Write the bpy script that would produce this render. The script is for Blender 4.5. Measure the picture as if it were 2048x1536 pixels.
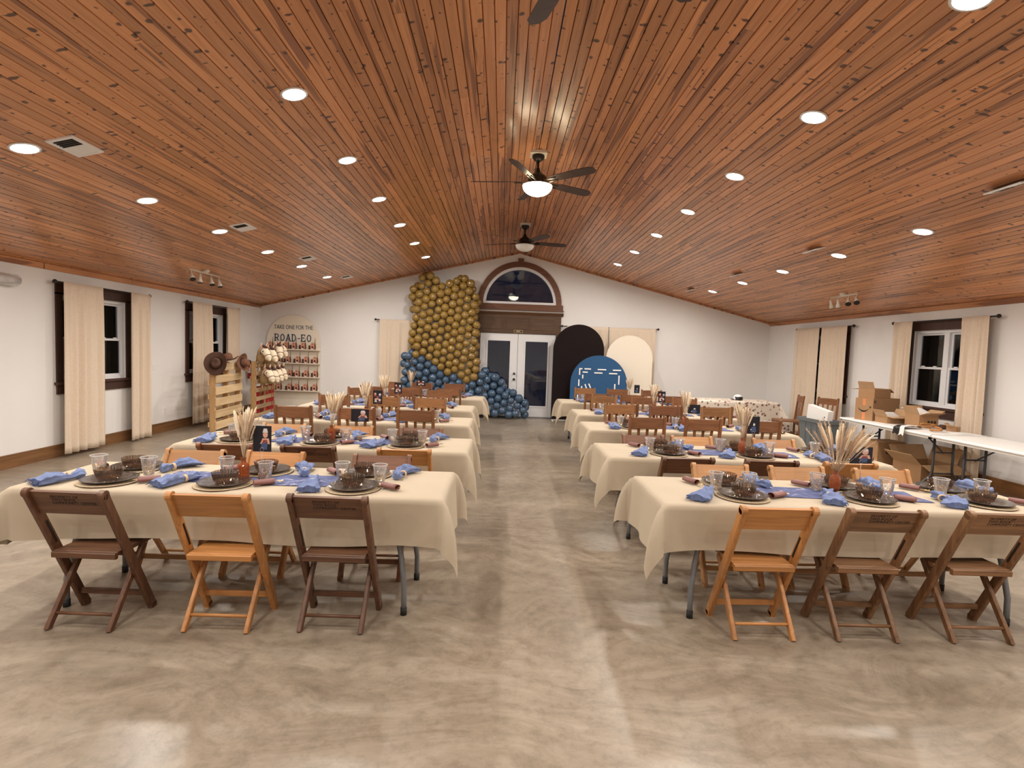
import bpy, bmesh, math, random
from mathutils import Vector, Matrix, noise

for o in list(bpy.data.objects):
    bpy.data.objects.remove(o)
SC = bpy.context.scene
COL = SC.collection
PI = math.pi
rnd = random.Random(7)

# ---------------------------------------------------------------- camera, world, exposure
cam_d = bpy.data.cameras.new('camera')
cam = bpy.data.objects.new('camera', cam_d)
COL.objects.link(cam)
CAM_F, CAM_PITCH, CAM_YAW, CAM_ROLL = 1071.7, 0.05995, 0.02069, 0.03487
fw = Vector((math.sin(CAM_YAW) * math.cos(CAM_PITCH), math.cos(CAM_YAW) * math.cos(CAM_PITCH), -math.sin(CAM_PITCH)))
r0 = Vector((math.cos(CAM_YAW), -math.sin(CAM_YAW), 0))
u0 = r0.cross(fw)
rr = r0 * math.cos(CAM_ROLL) + u0 * math.sin(CAM_ROLL)
uu = u0 * math.cos(CAM_ROLL) - r0 * math.sin(CAM_ROLL)
cm = Matrix((rr, uu, -fw)).transposed().to_4x4()
cm.translation = Vector((-0.3586, 0, 1.6))
cam.matrix_world = cm
cam_d.sensor_fit = 'HORIZONTAL'
cam_d.sensor_width = 36
cam_d.lens = 36 * CAM_F / 2048
cam_d.clip_end = 200
SC.camera = cam

world = bpy.data.worlds.new('night_sky')
SC.world = world
world.use_nodes = True
world.node_tree.nodes['Background'].inputs[0].default_value = (0.35, 0.5, 1.0, 1)
world.node_tree.nodes['Background'].inputs[1].default_value = 0.018
SC.view_settings.view_transform = 'Standard'
SC.view_settings.look = 'None'
SC.view_settings.exposure = 0.0
SC.view_settings.gamma = 1
SC.view_settings.use_curve_mapping = False
LAMP_W = 27.0          # radiant watts of every recessed lamp
LAMP_COL = (1.0, 0.945, 0.87, 1)

# ---------------------------------------------------------------- room numbers (metres)
ZR, SL = 4.01, 0.24025          # ridge height, roof slope
W = 6.21                        # half width
YB, YF = 13.11, -5.0            # back wall, wall behind the camera
def roof(x): return ZR - SL * abs(x)
ANG = math.atan(SL)

# ---------------------------------------------------------------- material helpers
def newmat(name):
    m = bpy.data.materials.new(name)
    m.use_nodes = True
    nt = m.node_tree
    return m, nt, nt.nodes['Principled BSDF']

def N(nt, typ, **kw):
    n = nt.nodes.new(typ)
    for k, v in kw.items():
        if k == 'op': n.operation = v
        elif k.startswith('i_'): n.inputs[int(k[2:])].default_value = v
        else: setattr(n, k, v)
    return n

def L(nt, a, b): nt.links.new(a, b)

def rgb(c): return (c[0], c[1], c[2], 1)

def ramp(nt, stops):
    r = N(nt, 'ShaderNodeValToRGB')
    e = r.color_ramp.elements
    while len(e) < len(stops): e.new(0.5)
    for k, (p, c) in enumerate(stops):
        e[k].position = p
        e[k].color = rgb(c) if len(c) == 3 else c
    return r

def plain(name, c, rough=0.5, metal=0.0, spec=0.5, coat=0.0, noise_amt=0.0, nscale=8, trans=0.0, ior=1.45, bump=0.0, bscale=60, sheen=0.0):
    m, nt, b = newmat(name)
    b.inputs['Base Color'].default_value = rgb(c)
    b.inputs['Roughness'].default_value = rough
    b.inputs['Metallic'].default_value = metal
    b.inputs['Specular IOR Level'].default_value = spec
    b.inputs['Coat Weight'].default_value = coat
    b.inputs['Transmission Weight'].default_value = trans
    b.inputs['IOR'].default_value = ior
    b.inputs['Sheen Weight'].default_value = sheen
    tc = N(nt, 'ShaderNodeTexCoord')
    if noise_amt:
        n = N(nt, 'ShaderNodeTexNoise')
        n.inputs['Scale'].default_value = nscale
        n.inputs['Detail'].default_value = 4
        L(nt, tc.outputs['Object'], n.inputs['Vector'])
        lo = tuple(max(0, x * (1 - noise_amt)) for x in c)
        hi = tuple(min(1, x * (1 + noise_amt)) for x in c)
        r = ramp(nt, [(0.3, lo), (0.7, hi)])
        L(nt, n.outputs[0], r.inputs[0])
        L(nt, r.outputs[0], b.inputs['Base Color'])
    if bump:
        n = N(nt, 'ShaderNodeTexNoise')
        n.inputs['Scale'].default_value = bscale
        n.inputs['Detail'].default_value = 3
        L(nt, tc.outputs['Object'], n.inputs['Vector'])
        bp = N(nt, 'ShaderNodeBump')
        bp.inputs['Strength'].default_value = bump
        bp.inputs['Distance'].default_value = 0.01
        L(nt, n.outputs[0], bp.inputs['Height'])
        L(nt, bp.outputs[0], b.inputs['Normal'])
    return m

def wood(name, dark, light, axis='x', rough=0.4, scale=1.0, coat=0.15, var=0.25):
    """wood with grain running along one object axis"""
    m, nt, b = newmat(name)
    tc = N(nt, 'ShaderNodeTexCoord')
    oi = N(nt, 'ShaderNodeObjectInfo')
    sc = {'x': (1.6, 28, 28), 'y': (28, 1.6, 28), 'z': (28, 28, 1.6)}[axis]
    mp = N(nt, 'ShaderNodeMapping')
    mp.inputs['Scale'].default_value = tuple(s * scale for s in sc)
    off = N(nt, 'ShaderNodeVectorMath', operation='SCALE')
    L(nt, tc.outputs['Object'], mp.inputs['Vector'])
    cmb = N(nt, 'ShaderNodeCombineXYZ')
    mul = N(nt, 'ShaderNodeMath', op='MULTIPLY', i_1=37.0)
    L(nt, oi.outputs['Random'], mul.inputs[0])
    for k in range(3): L(nt, mul.outputs[0], cmb.inputs[k])
    ad = N(nt, 'ShaderNodeVectorMath', operation='ADD')
    L(nt, mp.outputs[0], ad.inputs[0]); L(nt, cmb.outputs[0], ad.inputs[1])
    n = N(nt, 'ShaderNodeTexNoise')
    n.inputs['Scale'].default_value = 1.0
    n.inputs['Detail'].default_value = 6
    n.inputs['Roughness'].default_value = 0.6
    n.inputs['Distortion'].default_value = 0.8
    L(nt, ad.outputs[0], n.inputs['Vector'])
    r = ramp(nt, [(0.28, dark), (0.5, tuple((a + c) / 2 for a, c in zip(dark, light))), (0.72, light)])
    L(nt, n.outputs[0], r.inputs[0])
    mr = N(nt, 'ShaderNodeMapRange')
    mr.inputs['To Min'].default_value = 1 - var
    mr.inputs['To Max'].default_value = 1 + var
    L(nt, oi.outputs['Random'], mr.inputs['Value'])
    mx = N(nt, 'ShaderNodeVectorMath', operation='SCALE')
    L(nt, r.outputs[0], mx.inputs[0]); L(nt, mr.outputs[0], mx.inputs['Scale'])
    L(nt, mx.outputs[0], b.inputs['Base Color'])
    b.inputs['Roughness'].default_value = rough
    b.inputs['Coat Weight'].default_value = coat
    b.inputs['Coat Roughness'].default_value = 0.2
    return m

def emit(name, c, s):
    m, nt, b = newmat(name)
    b.inputs['Base Color'].default_value = rgb(c)
    b.inputs['Emission Color'].default_value = rgb(c)
    b.inputs['Emission Strength'].default_value = s
    return m

def mat_ceiling():
    m, nt, b = newmat('knotty_pine')
    geo = N(nt, 'ShaderNodeNewGeometry')
    oi = N(nt, 'ShaderNodeObjectInfo')
    mul = N(nt, 'ShaderNodeMath', op='MULTIPLY', i_1=91.0)
    L(nt, oi.outputs['Random'], mul.inputs[0])
    cmb = N(nt, 'ShaderNodeCombineXYZ')
    L(nt, mul.outputs[0], cmb.inputs[1])
    ad = N(nt, 'ShaderNodeVectorMath', operation='ADD')
    L(nt, geo.outputs['Position'], ad.inputs[0]); L(nt, cmb.outputs[0], ad.inputs[1])
    # fine grain
    mp = N(nt, 'ShaderNodeMapping'); mp.inputs['Scale'].default_value = (60, 2.2, 14)
    L(nt, ad.outputs[0], mp.inputs['Vector'])
    n = N(nt, 'ShaderNodeTexNoise'); n.inputs['Scale'].default_value = 1; n.inputs['Detail'].default_value = 5
    L(nt, mp.outputs[0], n.inputs['Vector'])
    r = ramp(nt, [(0.25, (0.46, 0.195, 0.078)), (0.75, (0.63, 0.29, 0.128))])
    L(nt, n.outputs[0], r.inputs[0])
    # per board tone
    wn = N(nt, 'ShaderNodeTexWhiteNoise', noise_dimensions='1D')
    L(nt, mul.outputs[0], wn.inputs['W'])
    mr = N(nt, 'ShaderNodeMapRange')
    mr.inputs['To Min'].default_value = 0.82; mr.inputs['To Max'].default_value = 1.32
    L(nt, wn.outputs['Value'], mr.inputs['Value'])
    sc = N(nt, 'ShaderNodeVectorMath', operation='SCALE')
    L(nt, r.outputs[0], sc.inputs[0]); L(nt, mr.outputs[0], sc.inputs['Scale'])
    # heartwood streaks
    mp2 = N(nt, 'ShaderNodeMapping'); mp2.inputs['Scale'].default_value = (17, 0.55, 4)
    L(nt, ad.outputs[0], mp2.inputs['Vector'])
    n2 = N(nt, 'ShaderNodeTexNoise'); n2.inputs['Scale'].default_value = 1; n2.inputs['Detail'].default_value = 3; n2.inputs['Distortion'].default_value = 0.5
    L(nt, mp2.outputs[0], n2.inputs['Vector'])
    r2 = ramp(nt, [(0.57, (0, 0, 0)), (0.605, (1, 1, 1))])
    L(nt, n2.outputs[0], r2.inputs[0])
    mixs = N(nt, 'ShaderNodeMix', data_type='RGBA')
    m0 = N(nt, 'ShaderNodeMath', op='MULTIPLY', i_1=0.78)
    L(nt, r2.outputs[0], m0.inputs[0]); L(nt, m0.outputs[0], mixs.inputs['Factor'])
    L(nt, sc.outputs[0], mixs.inputs['A']); mixs.inputs['B'].default_value = (0.21, 0.082, 0.040, 1)
    # knots: round ones, slashes across the grain, small dots
    nd = N(nt, 'ShaderNodeTexNoise'); nd.inputs['Scale'].default_value = 28
    L(nt, ad.outputs[0], nd.inputs['Vector'])
    last = mixs.outputs['Result']
    for (kx, ky, seed, fmin, tmax, dist) in ((7.0, 6.0, 0.0, 0.58, 0.15, 0.16), (4.6, 11.0, 31.7, 0.74, 0.19, 0.24), (11.0, 9.0, 63.1, 0.60, 0.12, 0.20)):
        mp3 = N(nt, 'ShaderNodeMapping'); mp3.inputs['Scale'].default_value = (kx, ky, 0.0); mp3.inputs['Location'].default_value = (seed, seed, 0)
        L(nt, ad.outputs[0], mp3.inputs['Vector'])
        dv = N(nt, 'ShaderNodeVectorMath', operation='SCALE'); dv.inputs['Scale'].default_value = dist
        L(nt, nd.outputs['Color'], dv.inputs[0])
        a3 = N(nt, 'ShaderNodeVectorMath', operation='ADD')
        L(nt, mp3.outputs[0], a3.inputs[0]); L(nt, dv.outputs[0], a3.inputs[1])
        vo = N(nt, 'ShaderNodeTexVoronoi', voronoi_dimensions='2D'); vo.inputs['Scale'].default_value = 1.0
        L(nt, a3.outputs[0], vo.inputs['Vector'])
        sep = N(nt, 'ShaderNodeSeparateColor')
        L(nt, vo.outputs['Color'], sep.inputs[0])
        th = N(nt, 'ShaderNodeMapRange'); th.inputs['From Min'].default_value = fmin; th.inputs['To Min'].default_value = 0.0; th.inputs['To Max'].default_value = tmax
        L(nt, sep.outputs[0], th.inputs['Value'])
        sb = N(nt, 'ShaderNodeMath', op='SUBTRACT')
        L(nt, th.outputs[0], sb.inputs[0]); L(nt, vo.outputs['Distance'], sb.inputs[1])
        k = N(nt, 'ShaderNodeMapRange'); k.inputs['From Min'].default_value = -0.02; k.inputs['From Max'].default_value = 0.035; k.inputs['To Max'].default_value = 0.9
        L(nt, sb.outputs[0], k.inputs['Value'])
        mixk = N(nt, 'ShaderNodeMix', data_type='RGBA')
        L(nt, k.outputs[0], mixk.inputs['Factor'])
        L(nt, last, mixk.inputs['A']); mixk.inputs['B'].default_value = (0.045, 0.016, 0.012, 1)
        last = mixk.outputs['Result']
    L(nt, mixk.outputs['Result'], b.inputs['Base Color'])
    b.inputs['Roughness'].default_value = 0.36
    b.inputs['Coat Weight'].default_value = 0.25
    b.inputs['Coat Roughness'].default_value = 0.18
    return m

def mat_concrete():
    m, nt, b = newmat('polished_concrete')
    geo = N(nt, 'ShaderNodeNewGeometry')
    # drifting trowel directions
    nz = N(nt, 'ShaderNodeTexNoise'); nz.inputs['Scale'].default_value = 0.55; nz.inputs['Detail'].default_value = 2
    L(nt, geo.outputs['Position'], nz.inputs['Vector'])
    dv = N(nt, 'ShaderNodeVectorMath', operation='SCALE'); dv.inputs['Scale'].default_value = 2.2
    L(nt, nz.outputs['Color'], dv.inputs[0])
    a = N(nt, 'ShaderNodeVectorMath', operation='ADD')
    L(nt, geo.outputs['Position'], a.inputs[0]); L(nt, dv.outputs[0], a.inputs[1])
    mp = N(nt, 'ShaderNodeMapping'); mp.inputs['Scale'].default_value = (2.2, 5.5, 1)
    L(nt, a.outputs[0], mp.inputs['Vector'])
    n1 = N(nt, 'ShaderNodeTexNoise'); n1.inputs['Scale'].default_value = 1.3; n1.inputs['Detail'].default_value = 12; n1.inputs['Roughness'].default_value = 0.70; n1.inputs['Distortion'].default_value = 0.5
    L(nt, mp.outputs[0], n1.inputs['Vector'])
    n2 = N(nt, 'ShaderNodeTexNoise'); n2.inputs['Scale'].default_value = 0.7; n2.inputs['Detail'].default_value = 3
    L(nt, geo.outputs['Position'], n2.inputs['Vector'])
    n3 = N(nt, 'ShaderNodeTexNoise'); n3.inputs['Scale'].default_value = 11; n3.inputs['Detail'].default_value = 9; n3.inputs['Roughness'].default_value = 0.75
    L(nt, geo.outputs['Position'], n3.inputs['Vector'])
    r1 = ramp(nt, [(0.30, (0.165, 0.128, 0.090)), (0.46, (0.245, 0.198, 0.145)), (0.60, (0.325, 0.270, 0.205)), (0.76, (0.43, 0.37, 0.29))])
    mixn = N(nt, 'ShaderNodeMath', op='MULTIPLY_ADD'); mixn.inputs[1].default_value = 0.40
    L(nt, n2.outputs[0], mixn.inputs[0])
    m1 = N(nt, 'ShaderNodeMath', op='MULTIPLY', i_1=0.60)
    L(nt, n1.outputs[0], m1.inputs[0]); L(nt, m1.outputs[0], mixn.inputs[2])
    L(nt, mixn.outputs[0], r1.inputs[0])
    r3 = ramp(nt, [(0.30, (0.66, 0.64, 0.60)), (0.52, (1, 1, 1)), (0.75, (1.12, 1.11, 1.08))])
    L(nt, n3.outputs[0], r3.inputs[0])
    mu = N(nt, 'ShaderNodeMix', data_type='RGBA', blend_type='MULTIPLY'); mu.inputs['Factor'].default_value = 0.85
    L(nt, r1.outputs[0], mu.inputs['A']); L(nt, r3.outputs[0], mu.inputs['B'])
    # power-trowel arcs: rings around scattered centres
    last = mu.outputs['Result']
    for (cx, cy, rad) in ((-0.75, 1.95, 0.42), (-0.55, 2.75, 0.35), (0.45, 4.3, 0.5), (1.2, 2.2, 0.6)):
        sbv = N(nt, 'ShaderNodeVectorMath', operation='SUBTRACT'); sbv.inputs[1].default_value = (cx, cy, 0)
        L(nt, geo.outputs['Position'], sbv.inputs[0])
        wv = N(nt, 'ShaderNodeTexWave', wave_type='RINGS', rings_direction='Z')
        wv.inputs['Scale'].default_value = 3.4; wv.inputs['Distortion'].default_value = 1.2; wv.inputs['Detail'].default_value = 3; wv.inputs['Detail Scale'].default_value = 2
        L(nt, sbv.outputs[0], wv.inputs['Vector'])
        ln = N(nt, 'ShaderNodeVectorMath', operation='LENGTH'); L(nt, sbv.outputs[0], ln.inputs[0])
        fall = N(nt, 'ShaderNodeMapRange', interpolation_type='SMOOTHSTEP'); fall.inputs['From Min'].default_value = rad; fall.inputs['From Max'].default_value = rad * 0.45
        L(nt, ln.outputs['Value'], fall.inputs['Value'])
        nn = N(nt, 'ShaderNodeMath', op='MULTIPLY'); L(nt, fall.outputs[0], nn.inputs[0])
        thr = N(nt, 'ShaderNodeMapRange'); thr.inputs['From Min'].default_value = 0.46; thr.inputs['From Max'].default_value = 0.62; thr.inputs['To Max'].default_value = 0.8
        L(nt, n2.outputs[0], thr.inputs['Value']); L(nt, thr.outputs[0], nn.inputs[1])
        rw = ramp(nt, [(0.0, (0.80, 0.78, 0.76)), (0.10, (1.0, 1.0, 1.0)), (1.0, (1.08, 1.06, 1.03))])
        L(nt, wv.outputs[0], rw.inputs[0])
        mw = N(nt, 'ShaderNodeMix', data_type='RGBA', blend_type='MULTIPLY')
        L(nt, nn.outputs[0], mw.inputs['Factor']); L(nt, last, mw.inputs['A']); L(nt, rw.outputs[0], mw.inputs['B'])
        last = mw.outputs['Result']
    L(nt, last, b.inputs['Base Color'])
    rr_ = N(nt, 'ShaderNodeMapRange'); rr_.inputs['To Min'].default_value = 0.35; rr_.inputs['To Max'].default_value = 0.55
    L(nt, n1.outputs[0], rr_.inputs['Value'])
    L(nt, rr_.outputs[0], b.inputs['Roughness'])
    b.inputs['Specular IOR Level'].default_value = 0.25
    b.inputs['Coat Weight'].default_value = 0.6
    b.inputs['Coat Roughness'].default_value = 0.26
    b.inputs['Coat IOR'].default_value = 1.5
    bp = N(nt, 'ShaderNodeBump'); bp.inputs['Strength'].default_value = 0.06; bp.inputs['Distance'].default_value = 0.02
    L(nt, n1.outputs[0], bp.inputs['Height']); L(nt, bp.outputs[0], b.inputs['Normal'])
    return m

def mat_thin(name, tint, refl=0.0, alpha_mix=0.08, col=(0.9, 0.9, 0.9), gain=1.5):
    """thin clear sheet: transparent + fresnel gloss + a little body colour"""
    m, nt, b = newmat(name)
    out = nt.nodes['Material Output']
    tr = N(nt, 'ShaderNodeBsdfTransparent'); tr.inputs[0].default_value = rgb(tint)
    gl = N(nt, 'ShaderNodeBsdfGlossy'); gl.inputs['Roughness'].default_value = 0.03
    fr = N(nt, 'ShaderNodeFresnel'); fr.inputs['IOR'].default_value = 1.6
    ad = N(nt, 'ShaderNodeMath', op='MULTIPLY_ADD', i_1=gain); ad.inputs[2].default_value = refl
    ad.use_clamp = True
    L(nt, fr.outputs[0], ad.inputs[0])
    mx = N(nt, 'ShaderNodeMixShader')
    L(nt, ad.outputs[0], mx.inputs[0]); L(nt, tr.outputs[0], mx.inputs[1]); L(nt, gl.outputs[0], mx.inputs[2])
    b.inputs['Base Color'].default_value = rgb(col); b.inputs['Roughness'].default_value = 0.2
    mx2 = N(nt, 'ShaderNodeMixShader'); mx2.inputs[0].default_value = alpha_mix
    L(nt, mx.outputs[0], mx2.inputs[1]); L(nt, b.outputs[0], mx2.inputs[2])
    L(nt, mx2.outputs[0], out.inputs['Surface'])
    return m

def mat_floral():
    m, nt, b = newmat('floral_print_cloth')
    tc = N(nt, 'ShaderNodeTexCoord')
    nd = N(nt, 'ShaderNodeTexNoise'); nd.inputs['Scale'].default_value = 30
    L(nt, tc.outputs['Object'], nd.inputs['Vector'])
    mp = N(nt, 'ShaderNodeVectorMath', operation='SCALE'); mp.inputs['Scale'].default_value = 13
    L(nt, tc.outputs['Object'], mp.inputs[0])
    d2 = N(nt, 'ShaderNodeVectorMath', operation='MULTIPLY_ADD')
    d2.inputs[1].default_value = (0.5, 0.5, 0.5)
    L(nt, nd.outputs['Color'], d2.inputs[0]); L(nt, mp.outputs[0], d2.inputs[2])
    vo = N(nt, 'ShaderNodeTexVoronoi'); vo.inputs['Scale'].default_value = 1
    L(nt, d2.outputs[0], vo.inputs['Vector'])
    r = ramp(nt, [(0.20, (0.17, 0.08, 0.07)), (0.30, (0.33, 0.25, 0.2)), (0.36, (0.66, 0.58, 0.49))])
    L(nt, vo.outputs['Distance'], r.inputs[0])
    L(nt, r.outputs[0], b.inputs['Base Color'])
    b.inputs['Roughness'].default_value = 0.9
    return m

def mat_runner():
    m, nt, b = newmat('tie_dye_denim_blue')
    tc = N(nt, 'ShaderNodeTexCoord')
    n = N(nt, 'ShaderNodeTexNoise'); n.inputs['Scale'].default_value = 9; n.inputs['Detail'].default_value = 5; n.inputs['Distortion'].default_value = 1.6
    L(nt, tc.outputs['Object'], n.inputs['Vector'])
    r = ramp(nt, [(0.3, (0.045, 0.058, 0.150)), (0.52, (0.078, 0.095, 0.215)), (0.60, (0.115, 0.135, 0.27)), (0.67, (0.30, 0.31, 0.42))])
    L(nt, n.outputs[0], r.inputs[0]); L(nt, r.outputs[0], b.inputs['Base Color'])
    b.inputs['Roughness'].default_value = 0.85
    return m

M = {}
M['wall'] = plain('white_drywall', (0.80, 0.785, 0.765), 0.75, noise_amt=0.02, nscale=1.5, bump=0.05, bscale=120)
M['pine'] = mat_ceiling()
M['pine_back'] = plain('dark_gap_between_boards', (0.07, 0.03, 0.015), 0.8)
M['concrete'] = mat_concrete()
M['base'] = wood('oak_baseboard_stain', (0.16, 0.072, 0.026), (0.30, 0.142, 0.054), 'y', 0.35, 1.0)
M['base_x'] = wood('oak_baseboard_stain_long', (0.13, 0.058, 0.022), (0.25, 0.118, 0.045), 'x', 0.35, 1.0)
M['trimdark'] = wood('dark_walnut_trim', (0.036, 0.015, 0.010), (0.075, 0.033, 0.021), 'z', 0.6, 1.0, 0.0)
M['header'] = wood('walnut_header', (0.080, 0.040, 0.018), (0.150, 0.078, 0.036), 'x', 0.6, 1.0, 0.0)
M['archtrim'] = wood('reddish_arch_trim', (0.10, 0.040, 0.020), (0.19, 0.078, 0.036), 'x', 0.55, 1.0, 0.0)
M['vinyl'] = plain('white_vinyl', (0.74, 0.74, 0.75), 0.4)
M['door'] = plain('white_door_paint', (0.76, 0.76, 0.77), 0.4)
M['glass'] = mat_thin('window_glass', (0.86, 0.9, 0.95), 0.0, 0.0, gain=1.0)
M['curtain'] = plain('beige_curtain_cloth', (0.70, 0.58, 0.455), 0.9, noise_amt=0.04, nscale=40, bump=0.05, bscale=300)
M['cloth'] = plain('cream_tablecloth', (0.455, 0.380, 0.280), 0.85, noise_amt=0.02, nscale=4, bump=0.03, bscale=250)
M['black'] = plain('black_metal', (0.012, 0.010, 0.010), 0.4)
M['bronze'] = plain('dark_bronze', (0.018, 0.013, 0.011), 0.35, metal=0.3)
M['blade'] = wood('dark_fan_blade', (0.035, 0.018, 0.014), (0.075, 0.042, 0.034), 'x', 0.45)
M['white'] = plain('white_plastic', (0.82, 0.81, 0.79), 0.4)
M['white_metal'] = plain('cream_enamel', (0.72, 0.66, 0.56), 0.4)
M['lens'] = emit('downlight_lens', LAMP_COL[:3], 14.0)
M['lens'].cycles.emission_sampling = 'NONE'
M['fanlit'] = emit('lit_fan_bowl', (1.0, 0.84, 0.55), 22.0)
M['bowl_off'] = plain('frosted_fan_bowl', (0.80, 0.78, 0.74), 0.3)
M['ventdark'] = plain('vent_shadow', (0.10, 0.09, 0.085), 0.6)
M['grey'] = plain('grey_table_leg_enamel', (0.20, 0.21, 0.22), 0.35, metal=0.2)
M['greydark'] = plain('dark_grey_table_leg', (0.055, 0.052, 0.055), 0.4, metal=0.2)
M['rubber'] = plain('black_rubber', (0.012, 0.012, 0.012), 0.7)
M['hdpe'] = plain('white_moulded_plastic', (0.80, 0.79, 0.76), 0.5, bump=0.03, bscale=200)
TINTS = {
    'dark brown': ((0.060, 0.023, 0.010), (0.155, 0.066, 0.029)),
    'red-brown': ((0.105, 0.036, 0.013), (0.215, 0.082, 0.030)),
    'weathered brown': ((0.095, 0.040, 0.015), (0.27, 0.13, 0.052)),
    'honey': ((0.30, 0.125, 0.034), (0.50, 0.225, 0.068)),
    'light oak': ((0.36, 0.165, 0.055), (0.52, 0.265, 0.10)),
    'chestnut': ((0.145, 0.055, 0.020), (0.26, 0.105, 0.038)),
    'amber': ((0.20, 0.085, 0.028), (0.34, 0.155, 0.054)),
}
for k, (a, c) in TINTS.items():
    for ax in 'xz':
        M[k + ax] = wood(k.replace(' ', '_') + '_wood_' + ax, a, c, ax, 0.48, 1.3, 0.04, 0.15)
M['slot'] = plain('dark_slot', (0.012, 0.006, 0.004), 0.7)
M['stamp'] = plain('black_stencil_ink', (0.016, 0.008, 0.006), 0.7)
M['smoke'] = plain('smoked_glass_plate', (0.036, 0.026, 0.019), 0.10, spec=0.8, bump=1.0, bscale=95, coat=0.5)
M['smoke2'] = mat_thin('smoked_ribbed_bowl_glass', (0.52, 0.42, 0.33), 0.05, 0.10, (0.10, 0.07, 0.05))
M['jute'] = plain('woven_straw', (0.44, 0.34, 0.22), 0.9, noise_amt=0.12, nscale=60, bump=0.4, bscale=150)
M['denim'] = plain('periwinkle_blue_napkin', (0.150, 0.195, 0.350), 0.9, noise_amt=0.18, nscale=25, bump=0.1, bscale=150)
M['denim2'] = plain('dark_blue_fringe', (0.055, 0.085, 0.20), 0.9)
M['ring'] = plain('pale_wood_bead_ring', (0.62, 0.44, 0.27), 0.6)
M['leather'] = plain('mauve_leather', (0.20, 0.085, 0.075), 0.5, bump=0.1, bscale=80)
M['gold'] = plain('gold_cutlery', (0.80, 0.56, 0.26), 0.22, metal=1.0)
M['fleck'] = plain('gold_foil_flecks', (0.66, 0.40, 0.18), 0.3, metal=0.25)
M['cup'] = mat_thin('clear_plastic_cup', (0.97, 0.97, 0.97), 0.02, 0.09)
M['cuprim'] = mat_thin('frosted_cup_rim', (0.9, 0.9, 0.9), 0.1, 0.45, (0.9, 0.88, 0.86))
M['amber'] = plain('amber_glass', (0.50, 0.13, 0.035), 0.08, trans=0.6, ior=1.45, spec=0.7)
for k, c in enumerate([(0.74, 0.60, 0.42), (0.56, 0.42, 0.28), (0.84, 0.72, 0.55), (0.47, 0.33, 0.22)]):
    M['grass%d' % k] = plain('dried_grass_%d' % k, c, 0.95, noise_amt=0.15, nscale=60)
M['runner'] = mat_runner()
M['floral'] = mat_floral()
M['photo_black'] = plain('photo_dark', (0.014, 0.013, 0.020), 0.3)
M['photo_skin'] = plain('photo_skin', (0.60, 0.34, 0.25), 0.3)
M['photo_white'] = plain('photo_white', (0.62, 0.58, 0.56), 0.3)
M['photo_blue'] = plain('photo_denim', (0.06, 0.09, 0.18), 0.3)
M['photo_red'] = plain('photo_red', (0.24, 0.06, 0.05), 0.3)
M['cork'] = plain('brown_cork', (0.22, 0.12, 0.06), 0.8, noise_amt=0.2, nscale=80)
M['steel'] = plain('steel_wire', (0.55, 0.50, 0.45), 0.3, metal=1.0)
M['gold_balloon'] = plain('mustard_balloon', (0.235, 0.140, 0.030), 0.16, spec=0.6, coat=0.5)
M['blue_balloon'] = plain('slate_blue_balloon', (0.045, 0.088, 0.150), 0.16, spec=0.6, coat=0.5)
M['arch_black'] = plain('black_stretch_fabric', (0.013, 0.008, 0.008), 0.9, spec=0.2)
M['arch_blue'] = plain('blue_stretch_fabric', (0.022, 0.085, 0.20), 0.85)
M['arch_cream'] = plain('cream_stretch_fabric', (0.80, 0.72, 0.60), 0.85)
M['foam'] = plain('white_foam_strip', (0.86, 0.85, 0.83), 0.6)
M['sign'] = plain('cream_sign_board', (0.80, 0.72, 0.60), 0.7)
M['signink'] = plain('navy_sign_lettering', (0.035, 0.070, 0.115), 0.6)
M['favor_pink'] = plain('pink_card', (0.62, 0.29, 0.19), 0.7)
M['favor_brown'] = plain('brown_card', (0.13, 0.045, 0.025), 0.6)
M['favor_hole'] = plain('dark_and_shaded_card', (0.05, 0.018, 0.012), 0.7)  # opening and button, plus the shade coloured onto the box's side
M['pallet'] = wood('raw_pine_pallet', (0.50, 0.33, 0.165), (0.74, 0.56, 0.33), 'x', 0.8, 0.7, 0.0, 0.15)
M['pallet2'] = wood('weathered_pallet', (0.36, 0.23, 0.125), (0.58, 0.42, 0.245), 'x', 0.8, 0.7, 0.0, 0.15)
M['stringer'] = wood('pallet_stringer', (0.42, 0.24, 0.10), (0.60, 0.37, 0.17), 'z', 0.8, 0.7, 0.0, 0.1)
M['felt'] = plain('brown_felt', (0.085, 0.040, 0.025), 0.85, noise_amt=0.1, nscale=30)
M['felt2'] = plain('tan_felt', (0.17, 0.075, 0.042), 0.85, noise_amt=0.1, nscale=30)
M['hatband'] = plain('hat_band', (0.04, 0.018, 0.012), 0.7)
M['plush'] = plain('cream_plush', (0.80, 0.68, 0.50), 0.95, bump=0.1, bscale=120)
M['plush_neck'] = plain('tan_plush', (0.50, 0.34, 0.17), 0.95, bump=0.1, bscale=120)
M['plush_pink'] = plain('pink_ear_lining', (0.70, 0.36, 0.24), 0.95)
M['mane'] = plain('brown_mane', (0.065, 0.032, 0.026), 0.95, bump=0.4, bscale=90)
M['bridle'] = plain('brown_bridle', (0.16, 0.045, 0.030), 0.6)
M['redcloth'] = plain('red_bandana', (0.42, 0.022, 0.020), 0.85, noise_amt=0.25, nscale=40)
M['extred'] = plain('red_enamel', (0.30, 0.012, 0.012), 0.3)
M['card'] = plain('corrugated_cardboard', (0.36, 0.205, 0.10), 0.8, noise_amt=0.05, nscale=10)
M['card2'] = plain('cardboard_inside', (0.46, 0.29, 0.155), 0.85, noise_amt=0.05, nscale=10)
M['tape'] = plain('orange_tape', (0.66, 0.24, 0.105), 0.4)
M['ink'] = plain('black_print', (0.012, 0.011, 0.012), 0.6)
M['paper'] = plain('white_paper', (0.80, 0.78, 0.75), 0.8)
M['bin'] = plain('slate_grey_plastic', (0.135, 0.15, 0.16), 0.4)
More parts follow.
